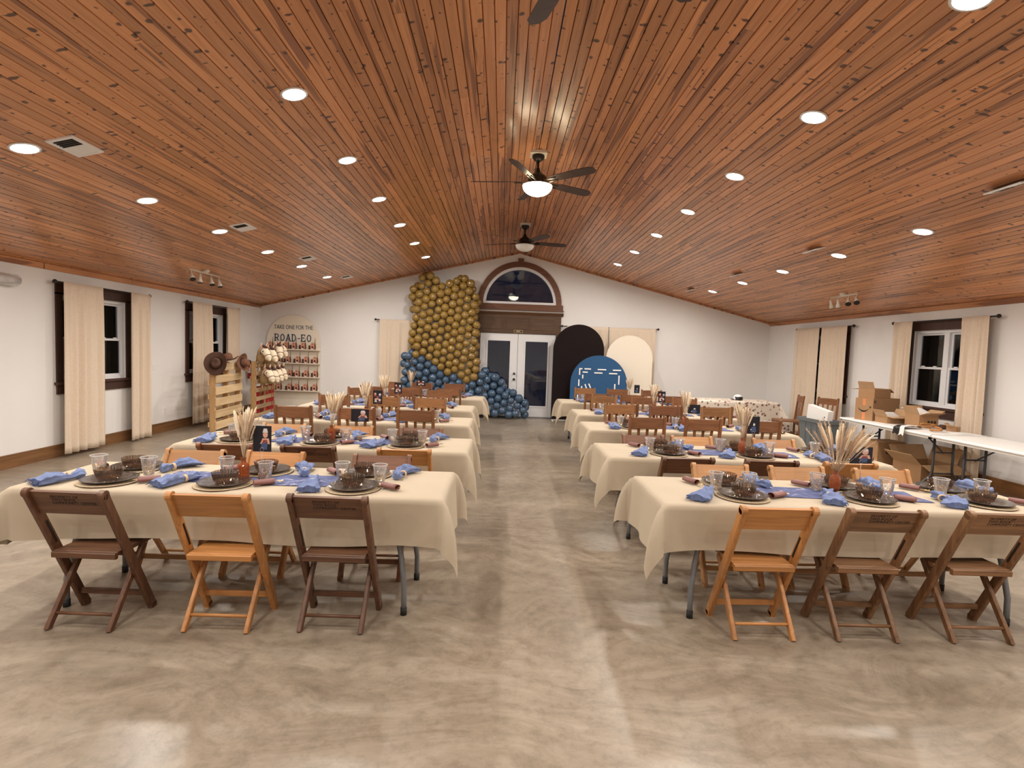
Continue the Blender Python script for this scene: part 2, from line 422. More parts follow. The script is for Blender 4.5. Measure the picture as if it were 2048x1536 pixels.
M['orange'] = plain('tan_leather', (0.42, 0.19, 0.06), 0.6, noise_amt=0.2, nscale=40)
M['threshold'] = plain('grey_threshold', (0.16, 0.155, 0.15), 0.5)
M['brass'] = plain('brass', (0.5, 0.36, 0.17), 0.35, metal=1.0)
M['knob'] = plain('dark_door_hardware', (0.07, 0.06, 0.055), 0.3, metal=0.9)

# ---------------------------------------------------------------- mesh builder
class MB:
    def __init__(s): s.v, s.f, s.m, s.s = [], [], [], []
    def add(s, vs, fs, mi=0, smooth=False):
        b = len(s.v)
        s.v += [tuple(v) for v in vs]
        for f in fs:
            s.f.append(tuple(i + b for i in f)); s.m.append(mi); s.s.append(smooth)
        return s
    def box(s, c, d, mi=0, X=None):
        x, y, z = (k / 2 for k in d)
        vs = [Vector((sx * x, sy * y, sz * z)) for sz in (-1, 1) for sy in (-1, 1) for sx in (-1, 1)]
        if X is not None: vs = [X @ v for v in vs]
        vs = [v + Vector(c) for v in vs]
        return s.add(vs, [(0, 2, 3, 1), (4, 5, 7, 6), (0, 1, 5, 4), (2, 6, 7, 3), (0, 4, 6, 2), (1, 3, 7, 5)], mi)
    def rng(s, x0, x1, y0, y1, z0, z1, mi=0):
        return s.box(((x0 + x1) / 2, (y0 + y1) / 2, (z0 + z1) / 2), (x1 - x0, y1 - y0, z1 - z0), mi)
    def bar(s, p0, p1, w, t, side=(1, 0, 0), ch=0.18, mi=0):
        """chamfered bar: w across `side`, t across the third direction"""
        p0, p1 = Vector(p0), Vector(p1)
        d = (p1 - p0).normalized()
        a = Vector(side); a = (a - d * a.dot(d)).normalized()
        n = d.cross(a)
        c = ch * min(w, t)
        w2, t2 = w / 2, t / 2
        sec = [(w2, -t2 + c), (w2, t2 - c), (w2 - c, t2), (-w2 + c, t2), (-w2, t2 - c), (-w2, -t2 + c), (-w2 + c, -t2), (w2 - c, -t2)]
        vs = [p + a * x + n * y for p in (p0, p1) for x, y in sec]
        fs = [(i, (i + 1) % 8, 8 + (i + 1) % 8, 8 + i) for i in range(8)] + [tuple(range(7, -1, -1)), tuple(range(8, 16))]
        return s.add(vs, fs, mi)
    def tube(s, pts, r, n=8, mi=0, cap=True, closed=False, smooth=True, flat=1.0):
        pts = [Vector(p) for p in pts]
        R_ = r if isinstance(r, (list, tuple)) else [r] * len(pts)
        vs, up = [], None
        k = len(pts)
        for i, p in enumerate(pts):
            if closed: d = (pts[(i + 1) % k] - pts[i - 1]).normalized()
            else: d = (pts[min(i + 1, k - 1)] - pts[max(i - 1, 0)]).normalized()
            if up is None:
                up = Vector((0, 0, 1)) if abs(d.z) < 0.9 else Vector((1, 0, 0))
            a = d.cross(up)
            if a.length < 1e-5: a = d.cross(Vector((0, 1, 0)))
            a.normalize(); bb = a.cross(d).normalized(); up = bb
            for j in range(n):
                t = 2 * PI * j / n
                vs.append(p + (a * math.cos(t) + bb * math.sin(t) * flat) * R_[i])
        fs = []
        for i in range(k if closed else k - 1):
            i2 = (i + 1) % k
            for j in range(n):
                fs.append((i * n + j, i * n + (j + 1) % n, i2 * n + (j + 1) % n, i2 * n + j))
        s.add(vs, fs, mi, smooth)
        if cap and not closed:
            b = len(s.v) - len(vs)
            s.f.append(tuple(b + j for j in range(n - 1, -1, -1))); s.m.append(mi); s.s.append(False)
            s.f.append(tuple(b + (k - 1) * n + j for j in range(n))); s.m.append(mi); s.s.append(False)
        return s
    def cyl(s, p0, p1, r0, r1=None, n=12, mi=0): return s.tube([p0, p1], [r0, r0 if r1 is None else r1], n, mi)
    def lathe(s, prof, n=24, c=(0, 0, 0), mi=0, X=None, rib=0.0, ribn=0, ribr=None, smooth=True):
        vs = []
        for q, (r, z) in enumerate(prof):
            for j in range(n):
                t = 2 * PI * j / n
                k = rib * (1 if (j % 2) else -1) if rib and (ribr is None or ribr[0] <= q <= ribr[1]) else 0
                v = Vector(((r + k) * math.cos(t), (r + k) * math.sin(t), z))
                if X is not None: v = X @ v
                vs.append(v + Vector(c))
        fs = []
        for i in range(len(prof) - 1):
            for j in range(n):
                fs.append((i * n + j, i * n + (j + 1) % n, (i + 1) * n + (j + 1) % n, (i + 1) * n + j))
        s.add(vs, fs, mi, smooth)
        b = len(s.v) - len(vs)
        if prof[0][0] > 1e-4: s.f.append(tuple(b + j for j in range(n - 1, -1, -1))); s.m.append(mi); s.s.append(False)
        if prof[-1][0] > 1e-4: s.f.append(tuple(b + (len(prof) - 1) * n + j for j in range(n))); s.m.append(mi); s.s.append(False)
        return s
    def ell(s, c, r, n=14, m=9, mi=0, X=None):
        r = r if isinstance(r, (list, tuple)) else (r, r, r)
        vs, fs = [], []
        for i in range(1, m):
            ph = PI * i / m
            for j in range(n):
                t = 2 * PI * j / n
                v = Vector((r[0] * math.sin(ph) * math.cos(t), r[1] * math.sin(ph) * math.sin(t), -r[2] * math.cos(ph)))
                if X is not None: v = X @ v
                vs.append(v + Vector(c))
        bo, to = Vector((0, 0, -r[2])), Vector((0, 0, r[2]))
        if X is not None: bo, to = X @ bo, X @ to
        vs += [bo + Vector(c), to + Vector(c)]
        k = (m - 1) * n
        for i in range(m - 2):
            for j in range(n):
                fs.append((i * n + j, i * n + (j + 1) % n, (i + 1) * n + (j + 1) % n, (i + 1) * n + j))
        for j in range(n):
            fs.append((k, (j + 1) % n, j)); fs.append((k + 1, (m - 2) * n + j, (m - 2) * n + (j + 1) % n))
        return s.add(vs, fs, mi, True)
    def prism(s, poly, f3, dep, mi=0, smooth=False):
        """polygon (2D) placed by f3 -> 3D, extruded by vector dep"""
        a = [Vector(f3(x, y)) for x, y in poly]; b = [p + Vector(dep) for p in a]
        n = len(a)
        return s.add(a + b, [tuple(range(n)), tuple(range(2 * n - 1, n - 1, -1))] + [(i, i + n, (i + 1) % n + n, (i + 1) % n) for i in range(n)], mi, smooth)
    def grid(s, fn, nu, nv, mi=0, smooth=True):
        vs = [fn(i / nu, j / nv) for j in range(nv + 1) for i in range(nu + 1)]
        fs = [(j * (nu + 1) + i, j * (nu + 1) + i + 1, (j + 1) * (nu + 1) + i + 1, (j + 1) * (nu + 1) + i) for j in range(nv) for i in range(nu)]
        return s.add(vs, fs, mi, smooth)
    def mesh(s, name, mats):
        me = bpy.data.meshes.new(name)
        me.from_pydata(s.v, [], s.f)
        for m in (mats if isinstance(mats, (list, tuple)) else [mats]): me.materials.append(m)
        me.polygons.foreach_set('material_index', s.m)
        me.polygons.foreach_set('use_smooth', s.s)
        bm = bmesh.new(); bm.from_mesh(me)
        bmesh.ops.recalc_face_normals(bm, faces=bm.faces)
        bm.to_mesh(me); bm.free()
        me.update()
        return me
    def build(s, name, mats, parent=None, loc=None, rz=None):
        o = bpy.data.objects.new(name, s.mesh(name, mats))
        COL.objects.link(o)
        if parent is not None: o.parent = parent
        if loc is not None: o.location = loc
        if rz is not None: o.rotation_euler = (0, 0, rz)
        return o

def link(name, mesh, parent=None):
    o = bpy.data.objects.new(name, mesh); COL.objects.link(o)
    if parent is not None: o.parent = parent
    return o

def empty(name, loc=(0, 0, 0), rz=0):
    o = bpy.data.objects.new(name, None)
    o.empty_display_size = 0.05
    COL.objects.link(o); o.location = loc; o.rotation_euler = (0, 0, rz)
    return o

def tag(o, label=None, cat=None, group=None, kind=None):
    if label:
        n = len(label.split())
        if not 4 <= n <= 16: print('LABEL LENGTH', n, label)
        o['label'] = label
    if cat: o['category'] = cat
    if group: o['group'] = group
    if kind: o['kind'] = kind
    return o

def struct(o, label=None): return tag(o, label, None, None, 'structure')

def dup(root, loc=None, rz=None, parent=None, label=None, group=None):
    r = root.copy(); COL.objects.link(r); r.parent = parent
    if loc is not None: r.location = loc
    if rz is not None: r.rotation_euler = (0, 0, rz)
    for ch in root.children: dup(ch, parent=r)
    if label: tag(r, label)
    if group: r['group'] = group
    return r

def text_mesh(body, size, mat, depth=0.001, align='LEFT', shear=0, spacing=1.0):
    c = bpy.data.curves.new('lettering', 'FONT')
    c.body = body; c.size = size; c.extrude = depth; c.align_x = align; c.space_character = spacing; c.space_line = 0.85
    c.resolution_u = 3
    o = bpy.data.objects.new('lettering', c); COL.objects.link(o)
    bpy.context.view_layer.update()
    me = bpy.data.meshes.new_from_object(o.evaluated_get(bpy.context.evaluated_depsgraph_get()))
    bpy.data.objects.remove(o)
    me.materials.clear(); me.materials.append(mat)
    return me

def RY(a): return Matrix.Rotation(a, 3, 'Y')
def RX(a): return Matrix.Rotation(a, 3, 'X')
def RZ(a): return Matrix.Rotation(a, 3, 'Z')

# ================================================================= THE SETTING
b = MB(); b.rng(-W - .2, W + .2, YF - .2, YB + .2, -0.12, 0)
struct(b.build('floor', M['concrete']), 'polished grey-beige concrete floor with trowel swirls')

# window openings on the side walls: (y0, y1, z0, z1)
WIN = [(7.25, 8.46, 0.99, 2.15), (10.13, 11.36, 0.99, 2.15)]
ZE = roof(W)
for side, sx in (('left', -1), ('right', 1)):
    b = MB()
    xa, xb = sorted((sx * W, sx * (W + 0.15)))
    edges = [YF] + [e for w in WIN for e in w[:2]] + [YB + .15]
    for k in range(0, len(edges), 2): b.rng(xa, xb, edges[k], edges[k + 1], 0, ZE + .1)
    for (y0, y1, z0, z1) in WIN:
        b.rng(xa, xb, y0, y1, 0, z0); b.rng(xa, xb, y0, y1, z1, ZE + .1)
    struct(b.build('wall_' + side, M['wall']), 'plain white painted side wall with two windows')
    b = MB()
    xa, xb = sorted((sx * (W - 0.018), sx * W))
    b.rng(xa, xb, YF, YB, 0, 0.15)
    xa2, xb2 = sorted((sx * (W - 0.024), sx * W))
    b.rng(xa2, xb2, YF, YB, 0.15, 0.165)
    struct(b.build('baseboard_' + side, M['base']), 'brown stained wooden baseboard along side wall')
    b = MB()
    xa, xb = sorted((sx * (W - 0.02), sx * W))
    b.rng(xa, xb, YF, YB, ZE - 0.075, ZE - 0.002)
    struct(b.build('trim_%d' % (1 if sx < 0 else 2), M['pine']), 'pine board trim below the sloped ceiling')

# back wall with doorway and half-round window
DX0, DX1, DZ = -0.90, 0.945, 2.05
AX, AZ, AR = 0.03, 2.76, 0.90
b = MB()
def wq(x0, x1, f0, f1):
    b.prism([(x0, f0(x0)), (x1, f0(x1)), (x1, f1(x1)), (x0, f1(x0))], lambda x, z: (x, YB, z), (0, .15, 0))
up = lambda x: roof(x) + .1
zero = lambda x: 0.0
wq(-W - .15, DX0, zero, up); wq(DX1, W + .15, zero, up)
wq(DX0, 0, lambda x: DZ, lambda x: AZ); wq(0, DX1, lambda x: DZ, lambda x: AZ)
arc = lambda x: AZ + math.sqrt(max(0, AR ** 2 - (x - AX) ** 2))
wq(DX0, AX - AR, lambda x: AZ, up)
xs = [AX - AR * math.cos(PI * k / 28) for k in range(29)]
for k in range(28): wq(xs[k], xs[k + 1], arc, up)
wq(AX + AR, DX1, lambda x: AZ, up)
struct(b.build('wall_back', M['wall']), 'white gable wall with french doors and half-round window')
b = MB(); b.prism([(-W, 0), (W, 0), (W, ZE + .1), (0, ZR + .1), (-W, ZE + .1)], lambda x, z: (x, YF, z), (0, -.15, 0))
struct(b.build('wall_front', M['wall']), 'white gable wall at the open end')
b = MB()
for x0, x1 in ((-W, DX0 - .1), (DX1 + .1, W)): b.rng(x0, x1, YB - .018, YB, 0, .15)
struct(b.build('baseboard_back', M['trimdark']), 'dark baseboard along the gable wall')
b = MB()
for sx in (-1, 1):
    b.prism([(0, ZR - .005), (sx * W, ZE - .005), (sx * W, ZE - .04), (0, ZR - .04)], lambda x, z: (x, YB, z), (0, -.015, 0))
struct(b.build('trim_3', M['pine']), 'thin pine trim under the gable ceiling')

# ---- pine plank ceiling
PW = 0.083
ROWS = int((W / math.cos(ANG)) / PW) + 1
b = MB()
c0, g, th = 0.0, 0.0052, 0.018
sec = [(g, 0), (PW - g, 0), (PW - .0010, g * 1.9), (PW - .0010, th), (.0010, th), (.0010, g * 1.9)]
b.prism(sec, lambda x, z: (x, 0, z), (0, 1, 0))
plank_me = b.mesh('plank', M['pine'])
Y_START = -0.6
for side, sx in (('left', -1), ('right', 1)):
    b = MB()
    d = Vector((sx * math.cos(ANG), 0, -math.sin(ANG)))
    nn = Vector((sx * math.sin(ANG), 0, math.cos(ANG)))
    LEN = (W + .2) / math.cos(ANG)
    P0 = Vector((0, 0, ZR)) + nn * 0.019
    q = [P0, P0 + d * LEN, P0 + d * LEN + nn * .12, P0 + nn * .12]
    v = [p + Vector((0, y, 0)) for y in (Y_START - .02, YB + .15) for p in q]
    F6 = [(0, 1, 2, 3), (7, 6, 5, 4), (0, 4, 5, 1), (1, 5, 6, 2), (2, 6, 7, 3), (3, 7, 4, 0)]
    b.add(v, F6, 0)
    q2 = [p - nn * .019 if k < 2 else p for k, p in enumerate(q)]
    v = [p + Vector((0, y, 0)) for y in (YF - .15, Y_START - .02) for p in q2]
    b.add(v, F6, 1)
    ceil = struct(b.build('ceiling', [M['pine_back'], M['pine']]), 'knotty pine board ceiling sloping down from ridge to %s wall' % ('the pallet-side' if sx < 0 else 'the box-side'))
    for r_ in range(ROWS):
        y = Y_START
        first = True
        while y < YB - 0.01:
            ln = rnd.uniform(1.5, 5.2) if first else rnd.uniform(3.6, 6.2)
            first = False
            y1 = min(YB, y + ln)
            if YB - y1 < 0.7: y1 = YB
            o = link('plank', plank_me, ceil)
            s0 = r_ * PW
            if sx > 0:
                p = Vector((0, 0, ZR)) + d * s0
                o.rotation_euler = (0, ANG, 0)
            else:
                p = Vector((0, 0, ZR)) + d * (s0 + PW)
                o.rotation_euler = (0, -ANG, 0)
            o.location = (p.x, y + .0008, p.z)
            o.scale = (1, y1 - y - .0016, 1)
            y = y1

# ---- windows
def side_window(n, sx, y0, y1, z0, z1):
    root = struct(empty('window_%d' % n, (sx * W, (y0 + y1) / 2, z0)), 'white double-hung window pair in dark wood casing')
    X = lambda o: (o * sx)          # o: metres towards outside (+) or room (-)
    h = (y1 - y0) / 2; H = z1 - z0
    def rb(b, a0, a1, ya, yb, za, zb, mi=0):
        xa, xb = sorted((X(a0), X(a1))); b.rng(xa, xb, ya, yb, za, zb, mi)
    for nm, (ya, yb, za, zb) in {'side_casing': (-h - .10, -h, -.02, H + .02), 'side_casing.001': (h, h + .10, -.02, H + .02),
                                 'head_casing': (-h - .10, h + .10, H, H + .15), 'sill': (-h - .13, h + .13, -.035, 0.0), 'apron': (-h - .10, h + .10, -.16, -.035)}.items():
        b = MB(); rb(b, -.022 if nm != 'sill' else -.05, 0, ya, yb, za, zb); b.build(nm.split('.')[0], M['trimdark'], root)
    b = MB()
    for ya, yb in ((-h, -h + .045), (h - .045, h), (-.045, .045)): rb(b, .02, .10, ya, yb, 0, H)
    for k in (-1, 1):
        ya, yb = (-h + .045, -.045) if k < 0 else (.045, h - .045)
        rb(b, .02, .10, ya, yb, 0, .04); rb(b, .02, .10, ya, yb, H - .04, H)
    b.build('frame', M['vinyl'], root)
    for k in (-1, 1):
        ya, yb = (-h + .045, -.045) if k < 0 else (.045, h - .045)
        for za, zb, dep in ((.04, H / 2 + .02, .035), (H / 2 - .02, H - .04, .06)):
            b = MB(); t = .032
            rb(b, dep, dep + .025, ya, ya + t, za, zb); rb(b, dep, dep + .025, yb - t, yb, za, zb)
            rb(b, dep, dep + .025, ya + t, yb - t, za, za + t); rb(b, dep, dep + .025, ya + t, yb - t, zb - t, zb)
            if za < .1:
                for q in (.28, .72):
                    yy = ya + (yb - ya) * q
                    rb(b, dep - .012, dep, yy - .03, yy + .03, zb - .005, zb + .016)
            s_ = b.build('sash', M['vinyl'], root)
            b = MB(); rb(b, dep + .010, dep + .014, ya + t, yb - t, za + t, zb - t)
            b.build('pane', M['glass'], s_)
n = 1
for sx in (-1, 1):
    for (y0, y1, z0, z1) in WIN:
        side_window(n, sx, y0, y1, z0, z1); n += 1

# half-round window
root = struct(empty('window_5', (AX, YB, AZ)), 'half-round window in reddish wood casing above the doors')
def ringpart(name, ra, rb_, ya, yb, mat, a0=0, a1=PI, parent=root, n=28):
    b = MB()
    vs, fs = [], []
    for k in range(n + 1):
        t = a0 + (a1 - a0) * k / n
        for (r_, y_) in ((ra, ya), (rb_, ya), (rb_, yb), (ra, yb)): vs.append((r_ * math.cos(t), y_, r_ * math.sin(t)))
    for k in range(n):
        for j in range(4): fs.append((k * 4 + j, k * 4 + (j + 1) % 4, k * 4 + 4 + (j + 1) % 4, k * 4 + 4 + j))
    fs += [(0, 1, 2, 3), tuple(n * 4 + j for j in (3, 2, 1, 0))]
    b.add(vs, fs)
    return b.build(name, mat, parent)
ringpart('arch_casing', .89, 1.02, -.03, 0, M['archtrim'])
ringpart('frame', .825, .90, -.01, .10, M['vinyl'])
b = MB(); b.rng(-.83, .83, -.012, .10, 0, .055); b.build('bottom_rail', M['vinyl'], root)
b = MB(); b.rng(-1.04, 1.06, -.035, 0, -.13, 0); b.rng(-1.06, 1.08, -.05, 0, -.26 + .105, -.13); b.build('base_casing', M['archtrim'], root)
b = MB(); b.prism([(-.055, 1.0), (.055, 1.0), (.075, 1.09), (-.075, 1.09)], lambda x, z: (x, -.045, z), (0, .045, 0)); b.build('keystone', M['archtrim'], root)
b = MB(); b.prism([(.83 * math.cos(PI * k / 28), .83 * math.sin(PI * k / 28)) for k in range(29)], lambda x, z: (x, .05, z), (0, .005, 0)); b.build('pane', M['glass'], root)

# doors
dc = (DX0 + DX1) / 2
root = struct(empty('door_1', (dc, YB, 0)), 'pair of white french doors with full glass panes')
hw = (DX1 - DX0) / 2
for k in (-1, 1):
    x0, x1 = (-hw + .006, -.004) if k < 0 else (.004, hw - .006)
    leaf_b = MB(); s0, top, bot = .155, .15, .24
    z0, z1 = .02, DZ - .008
    leaf_b.rng(x0, x0 + s0, .0, .045, z0, z1); leaf_b.rng(x1 - s0, x1, .0, .045, z0, z1)
    leaf_b.rng(x0 + s0, x1 - s0, .0, .045, z0, z0 + bot); leaf_b.rng(x0 + s0, x1 - s0, .0, .045, z1 - top, z1)
    leaf = leaf_b.build('door_leaf', M['door'], root)
    xa, xb, za, zb = x0 + s0, x1 - s0, z0 + bot, z1 - top
    b = MB(); e = .03
    b.rng(xa - .005, xa + e, -.012, .0, za - .005, zb + .005); b.rng(xb - e, xb + .005, -.012, .0, za - .005, zb + .005)
    b.rng(xa + e, xb - e, -.012, .0, za - .005, za + e); b.rng(xa + e, xb - e, -.012, .0, zb - e, zb + .005)
    b.build('glazing_bead', M['door'], leaf)
    b = MB(); b.rng(xa, xb, .02, .026, za, zb); b.build('pane', M['glass'], leaf)
    if k < 0:
        for zz, r_ in ((.93, .033), (1.07, .030)):
            b = MB(); b.lathe([(.028, 0), (.028, .008), (.012, .012), (.012, .03), (r_, .045), (r_ * .8, .065), (0.0, .068)], 14, (x1 - .065, -.0, zz), 0, RX(PI / 2))
            b.build('door_knob' if zz < 1 else 'deadbolt', M['knob'], leaf)
b = MB(); b.rng(DX0 - .1, DX1 + .1, YB - .09, YB + .1, 0, .02)
struct(b.build('trim_4', M['threshold']), 'grey metal threshold under the doors')
root = struct(empty('trim_5', (dc, YB, DZ)), 'walnut panelled header with crown above the doors')
b = MB(); b.rng(-hw - .085, hw + .11, -.03, 0, 0, .46); b.build('header_board', M['header'], root)
b = MB(); b.rng(-hw - .085, -hw, -.03, 0, -DZ, 0); b.rng(hw, hw + .085, -.03, 0, -DZ, 0); b.build('jamb', M['header'], root)
b = MB(); b.prism([(-.03, .44), (-.045, .455), (-.09, .50), (-.10, .50), (-.10, .52), (0, .52), (0, .44)], lambda y, z: (-hw - .12, y, z), (2 * hw + .28, 0, 0)); b.build('crown', M['header'], root)
for k in range(3):
    x0 = -hw - .02 + k * .625
    b = MB()
    e = .02
    b.rng(x0, x0 + .57, -.04, -.03, .10, .10 + e); b.rng(x0, x0 + .57, -.04, -.03, .38 - e, .38)
    b.rng(x0, x0 + e, -.04, -.03, .10 + e, .38 - e); b.rng(x0 + .57 - e, x0 + .57, -.04, -.03, .10 + e, .38 - e)
    b.build('panel_moulding', M['header'], root)

# ================================================================= CEILING FITTINGS
def lamp_template():
    r = empty('recessed_light')
    b = MB(); b.lathe([(.078, -.001), (.100, -.001), (.102, -.006), (.080, -.010), (.078, -.001)], 24); b.build('trim_ring', M['white'], r)
    b = MB(); b.prism([(.079 * math.cos(2 * PI * k / 16), .079 * math.sin(2 * PI * k / 16)) for k in range(16)], lambda x, y: (x, y, -.004), (0, 0, .003)); b.build('lens', M['lens'], r)
    ld = bpy.data.lights.new('lamp', 'AREA'); ld.shape = 'DISK'; ld.size = .155; ld.energy = LAMP_W; ld.color = LAMP_COL[:3]
    lo = bpy.data.objects.new('lamp', ld); COL.objects.link(lo); lo.parent = r; lo.location = (0, 0, -.0045)
    return r
ORD = ['first', 'second', 'third', 'fourth', 'fifth', 'sixth', 'seventh', 'eighth', 'ninth', 'tenth', 'eleventh', 'twelfth', 'thirteenth']
lt = lamp_template(); used = False
LY = [4.284 + 1.4248 * i for i in range(5, -5, -1)]
for sx in (-1, 1):
    for rx, rn in ((2.026, 'ridge-side'), (4.073, 'wall-side')):
        for i, y in enumerate(LY):
            lab = 'lit round recessed light, %s in the %s row on the %s slope, counted from doors' % (ORD[i], rn, 'pallet-side' if sx < 0 else 'box-side')
            o = lt if not used else dup(lt); used = True
            o.location = (sx * rx, y, roof(rx)); o.rotation_euler = (0, sx * ANG, 0)
            tag(o, lab, 'ceiling light', 'recessed ceiling lights')

def vent_template():
    r = empty('ceiling_vent')
    b = MB(); w, l = .105, .165
    b.rng(-w, w, -l, -l + .03, -.012, 0); b.rng(-w, w, l - .03, l, -.012, 0); b.rng(-w, -w + .025, -l + .03, l - .03, -.012, 0); b.rng(w - .025, w, -l + .03, l - .03, -.012, 0)
    b.build('frame', M['white'], r)
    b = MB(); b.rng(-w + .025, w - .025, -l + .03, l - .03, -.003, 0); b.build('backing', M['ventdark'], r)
    for k in range(9):
        b = MB(); y = -l + .045 + k * .0285 + .012
        if k < 4: b.box((0, y, -.006), (2 * w - .05, .016, .002), 0, RX(math.radians(55)))
        else: b.box((0, y, -.007), (2 * w - .05, .026, .002), 0, RX(math.radians(-15)))
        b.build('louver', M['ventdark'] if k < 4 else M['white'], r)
    return r
vt = vent_template(); used = False
for sx in (-1, 1):
    for i, y in enumerate((11.82, 9.48, 7.15, 4.40)):
        o = vt if not used else dup(vt); used = True
        o.location = (sx * 3.78, y, roof(3.78)); o.rotation_euler = (0, sx * ANG, PI if sx > 0 else 0)
        tag(o, 'white rectangular ceiling vent, %s from the door wall on the %s slope' % (ORD[i], 'pallet-side' if sx < 0 else 'box-side'), 'vent', 'ceiling vents')

def track(sx, y0, y1, aims, label):
    x = 5.235; z = roof(x)
    r = empty('track_light', (sx * x, (y0 + y1) / 2, z)); tag(r, label, 'track light', 'track lights')
    h = (y1 - y0) / 2
    b = MB(); b.lathe([(.06, 0), (.06, -.03), (.03, -.045), (0, -.045)], 18, X=RY(sx * ANG)); b.build('canopy', M['white_metal'], r)
    b = MB(); b.tube([(0, -h, -.045), (0, h, -.045)], .012, 8); b.build('rail', M['white_metal'], r)
    for k, yy in enumerate((-h * .95, -h * .38, h * .38, h * .95)):
        ax, ay = aims[k]
        d = Vector((ax, ay, -1)).normalized()
        p = Vector((0, yy, -.045)); q = p + Vector((0, 0, -.07))
        b = MB(); b.tube([p, q], .007, 6); s_ = b.build('arm', M['white_metal'], r)
        b = MB(); b.tube([q - d * .035, q + d * .03, q + d * .055, q + d * .11], [.020, .022, .028, .042], 12); b.tube([q + d * .108, q + d * .115], .043, 12, 1)
        b.build('spot_head', [M['white_metal'], M['black']], r)
track(-1, 8.50, 9.36, [(.6, -.5), (.1, -.15), (.35, -.25), (.3, -.1)], 'cream four-head track light on the pallet-side ceiling slope')
track(1, 8.45, 9.15, [(-.5, -.9), (-.5, -.8), (.3, .3), (.5, .4)], 'cream four-head track light on the box-side ceiling slope')

def fan(y, off, lit, label):
    r = empty('ceiling_fan', (0, y, ZR)); tag(r, label, 'ceiling fan', 'ridge ceiling fans')
    b = MB(); b.box((0, 0, -.030), (.20, .20, .035)); b.build('mounting_block', M['white_metal'], r)
    b = MB(); b.lathe([(.0, -.045), (.072, -.047), (.075, -.075), (.055, -.105), (.022, -.125), (0, -.125)], 22); b.build('canopy', M['bronze'], r)
    b = MB(); b.cyl((0, 0, -.11), (0, 0, -.25), .014); b.build('downrod', M['bronze'], r)
    b = MB(); b.lathe([(0, -.20), (.022, -.20), (.03, -.24), (.07, -.275), (.105, -.30), (.115, -.33), (.115, -.37), (.15, -.395), (.15, -.41), (0, -.41)], 26); b.build('motor_housing', M['bronze'], r)
    b = MB(); prof = [(.178 * math.cos(t), -.408 - .118 * math.sin(t)) for t in [PI / 2 * k / 8 for k in range(9)]]; b.lathe([(0, -.405)] + prof, 28); b.build('light_bowl', M['fanlit'] if lit else M['bowl_off'], r)
    for k in range(5):
        a = math.radians(off + 72 * k)
        pitch = -math.radians(15)
        X = RZ(a) @ RX(pitch)
        b = MB(); poly = [(.20, -.045), (.32, -.062), (.60, -.068), (.75, -.062), (.80, -.03), (.81, .03), (.76, .066), (.60, .066), (.32, .055), (.20, .04)]
        b.prism(poly, lambda x, yy: X @ Vector((x, yy, 0)) + Vector((0, 0, -.365)), X @ Vector((0, 0, .007)))
        bl = b.build('blade', M['blade'], r)
        b = MB(); b.bar(X @ Vector((.10, .03, .0)) + Vector((0, 0, -.372)), X @ Vector((.28, .025, 0)) + Vector((0, 0, -.372)), .018, .010, side=X @ Vector((0, 1, 0)))
        b.bar(X @ Vector((.10, -.03, .0)) + Vector((0, 0, -.372)), X @ Vector((.28, -.025, 0)) + Vector((0, 0, -.372)), .018, .010, side=X @ Vector((0, 1, 0)))
        b.build('blade_iron', M['bronze'], bl)
fan(2.70, 34, False, 'dark ceiling fan on the ridge, third from the doors')
fan(6.58, 30, True, 'dark five-blade ceiling fan with its bowl light switched on')
fan(10.18, 10, False, 'dark five-blade ceiling fan with unlit bowl nearest the doors')

# ================================================================= CURTAINS AND RODS
def curtain(axis, fixed, a0, a1, z0, z1, label, folds=5, amp=.035, flare=.02, seed=0):
    rg = random.Random(seed)
    ph = [rg.uniform(0, 6.28) for _ in range(4)]
    sgn = -1 if fixed > 0 else 1
    mid = (a0 + a1) / 2
    nu = folds * 12
    def fn(u, v):
        z = z0 + (z1 - z0) * v
        low = 1 - v
        a = mid + (a0 + (a1 - a0) * u - mid) * (1 + flare * low * 2)
        fold = .8 * math.sin(u * folds * 2 * PI + ph[0] + 1.3 * math.sin(4.2 * u + ph[1]) + .6 * low * math.sin(5 * u + ph[2])) + .35 * math.sin(u * folds * 3.1 * PI + ph[3] + low)
        d = amp * (0.35 + .65 * min(1, low * 2.5)) * fold + .012 * low * math.sin(9 * u + ph[3])
        if v > .96: d *= .5
        off = fixed + sgn * (.045 + d) if axis == 'y' else fixed + d - .06
        return (off, a, z) if axis == 'y' else (a, off, z)
    b = MB(); b.grid(fn, nu, 26)
    o = b.build('curtain', M['curtain'])
    md = o.modifiers.new('thickness', 'SOLIDIFY'); md.thickness = .004
    tag(o, label, 'curtain', 'beige curtains')
    return o

def rod(p0, p1, label):
    p0, p1 = Vector(p0), Vector(p1); d = (p1 - p0).normalized()
    r = empty('curtain_rod', p0); tag(r, label, 'curtain rod', 'curtain rods')
    b = MB(); b.tube([(0, 0, 0), p1 - p0], .011, 8); b.build('pole', M['black'], r)
    for q, s_ in ((Vector((0, 0, 0)), -1), (p1 - p0, 1)):
        b = MB(); b.ell(q + d * s_ * .025, .028, 10, 7); b.build('finial', M['black'], r)
    wallv = Vector((1 if p0.x > 0 else -1, 0, 0)) if abs(d.y) > .5 else Vector((0, 1, 0))
    for t in (.02, .98):
        q = (p1 - p0) * t
        b = MB(); b.tube([q, q + wallv * .085], .008, 6); b.build('bracket', M['black'], r)

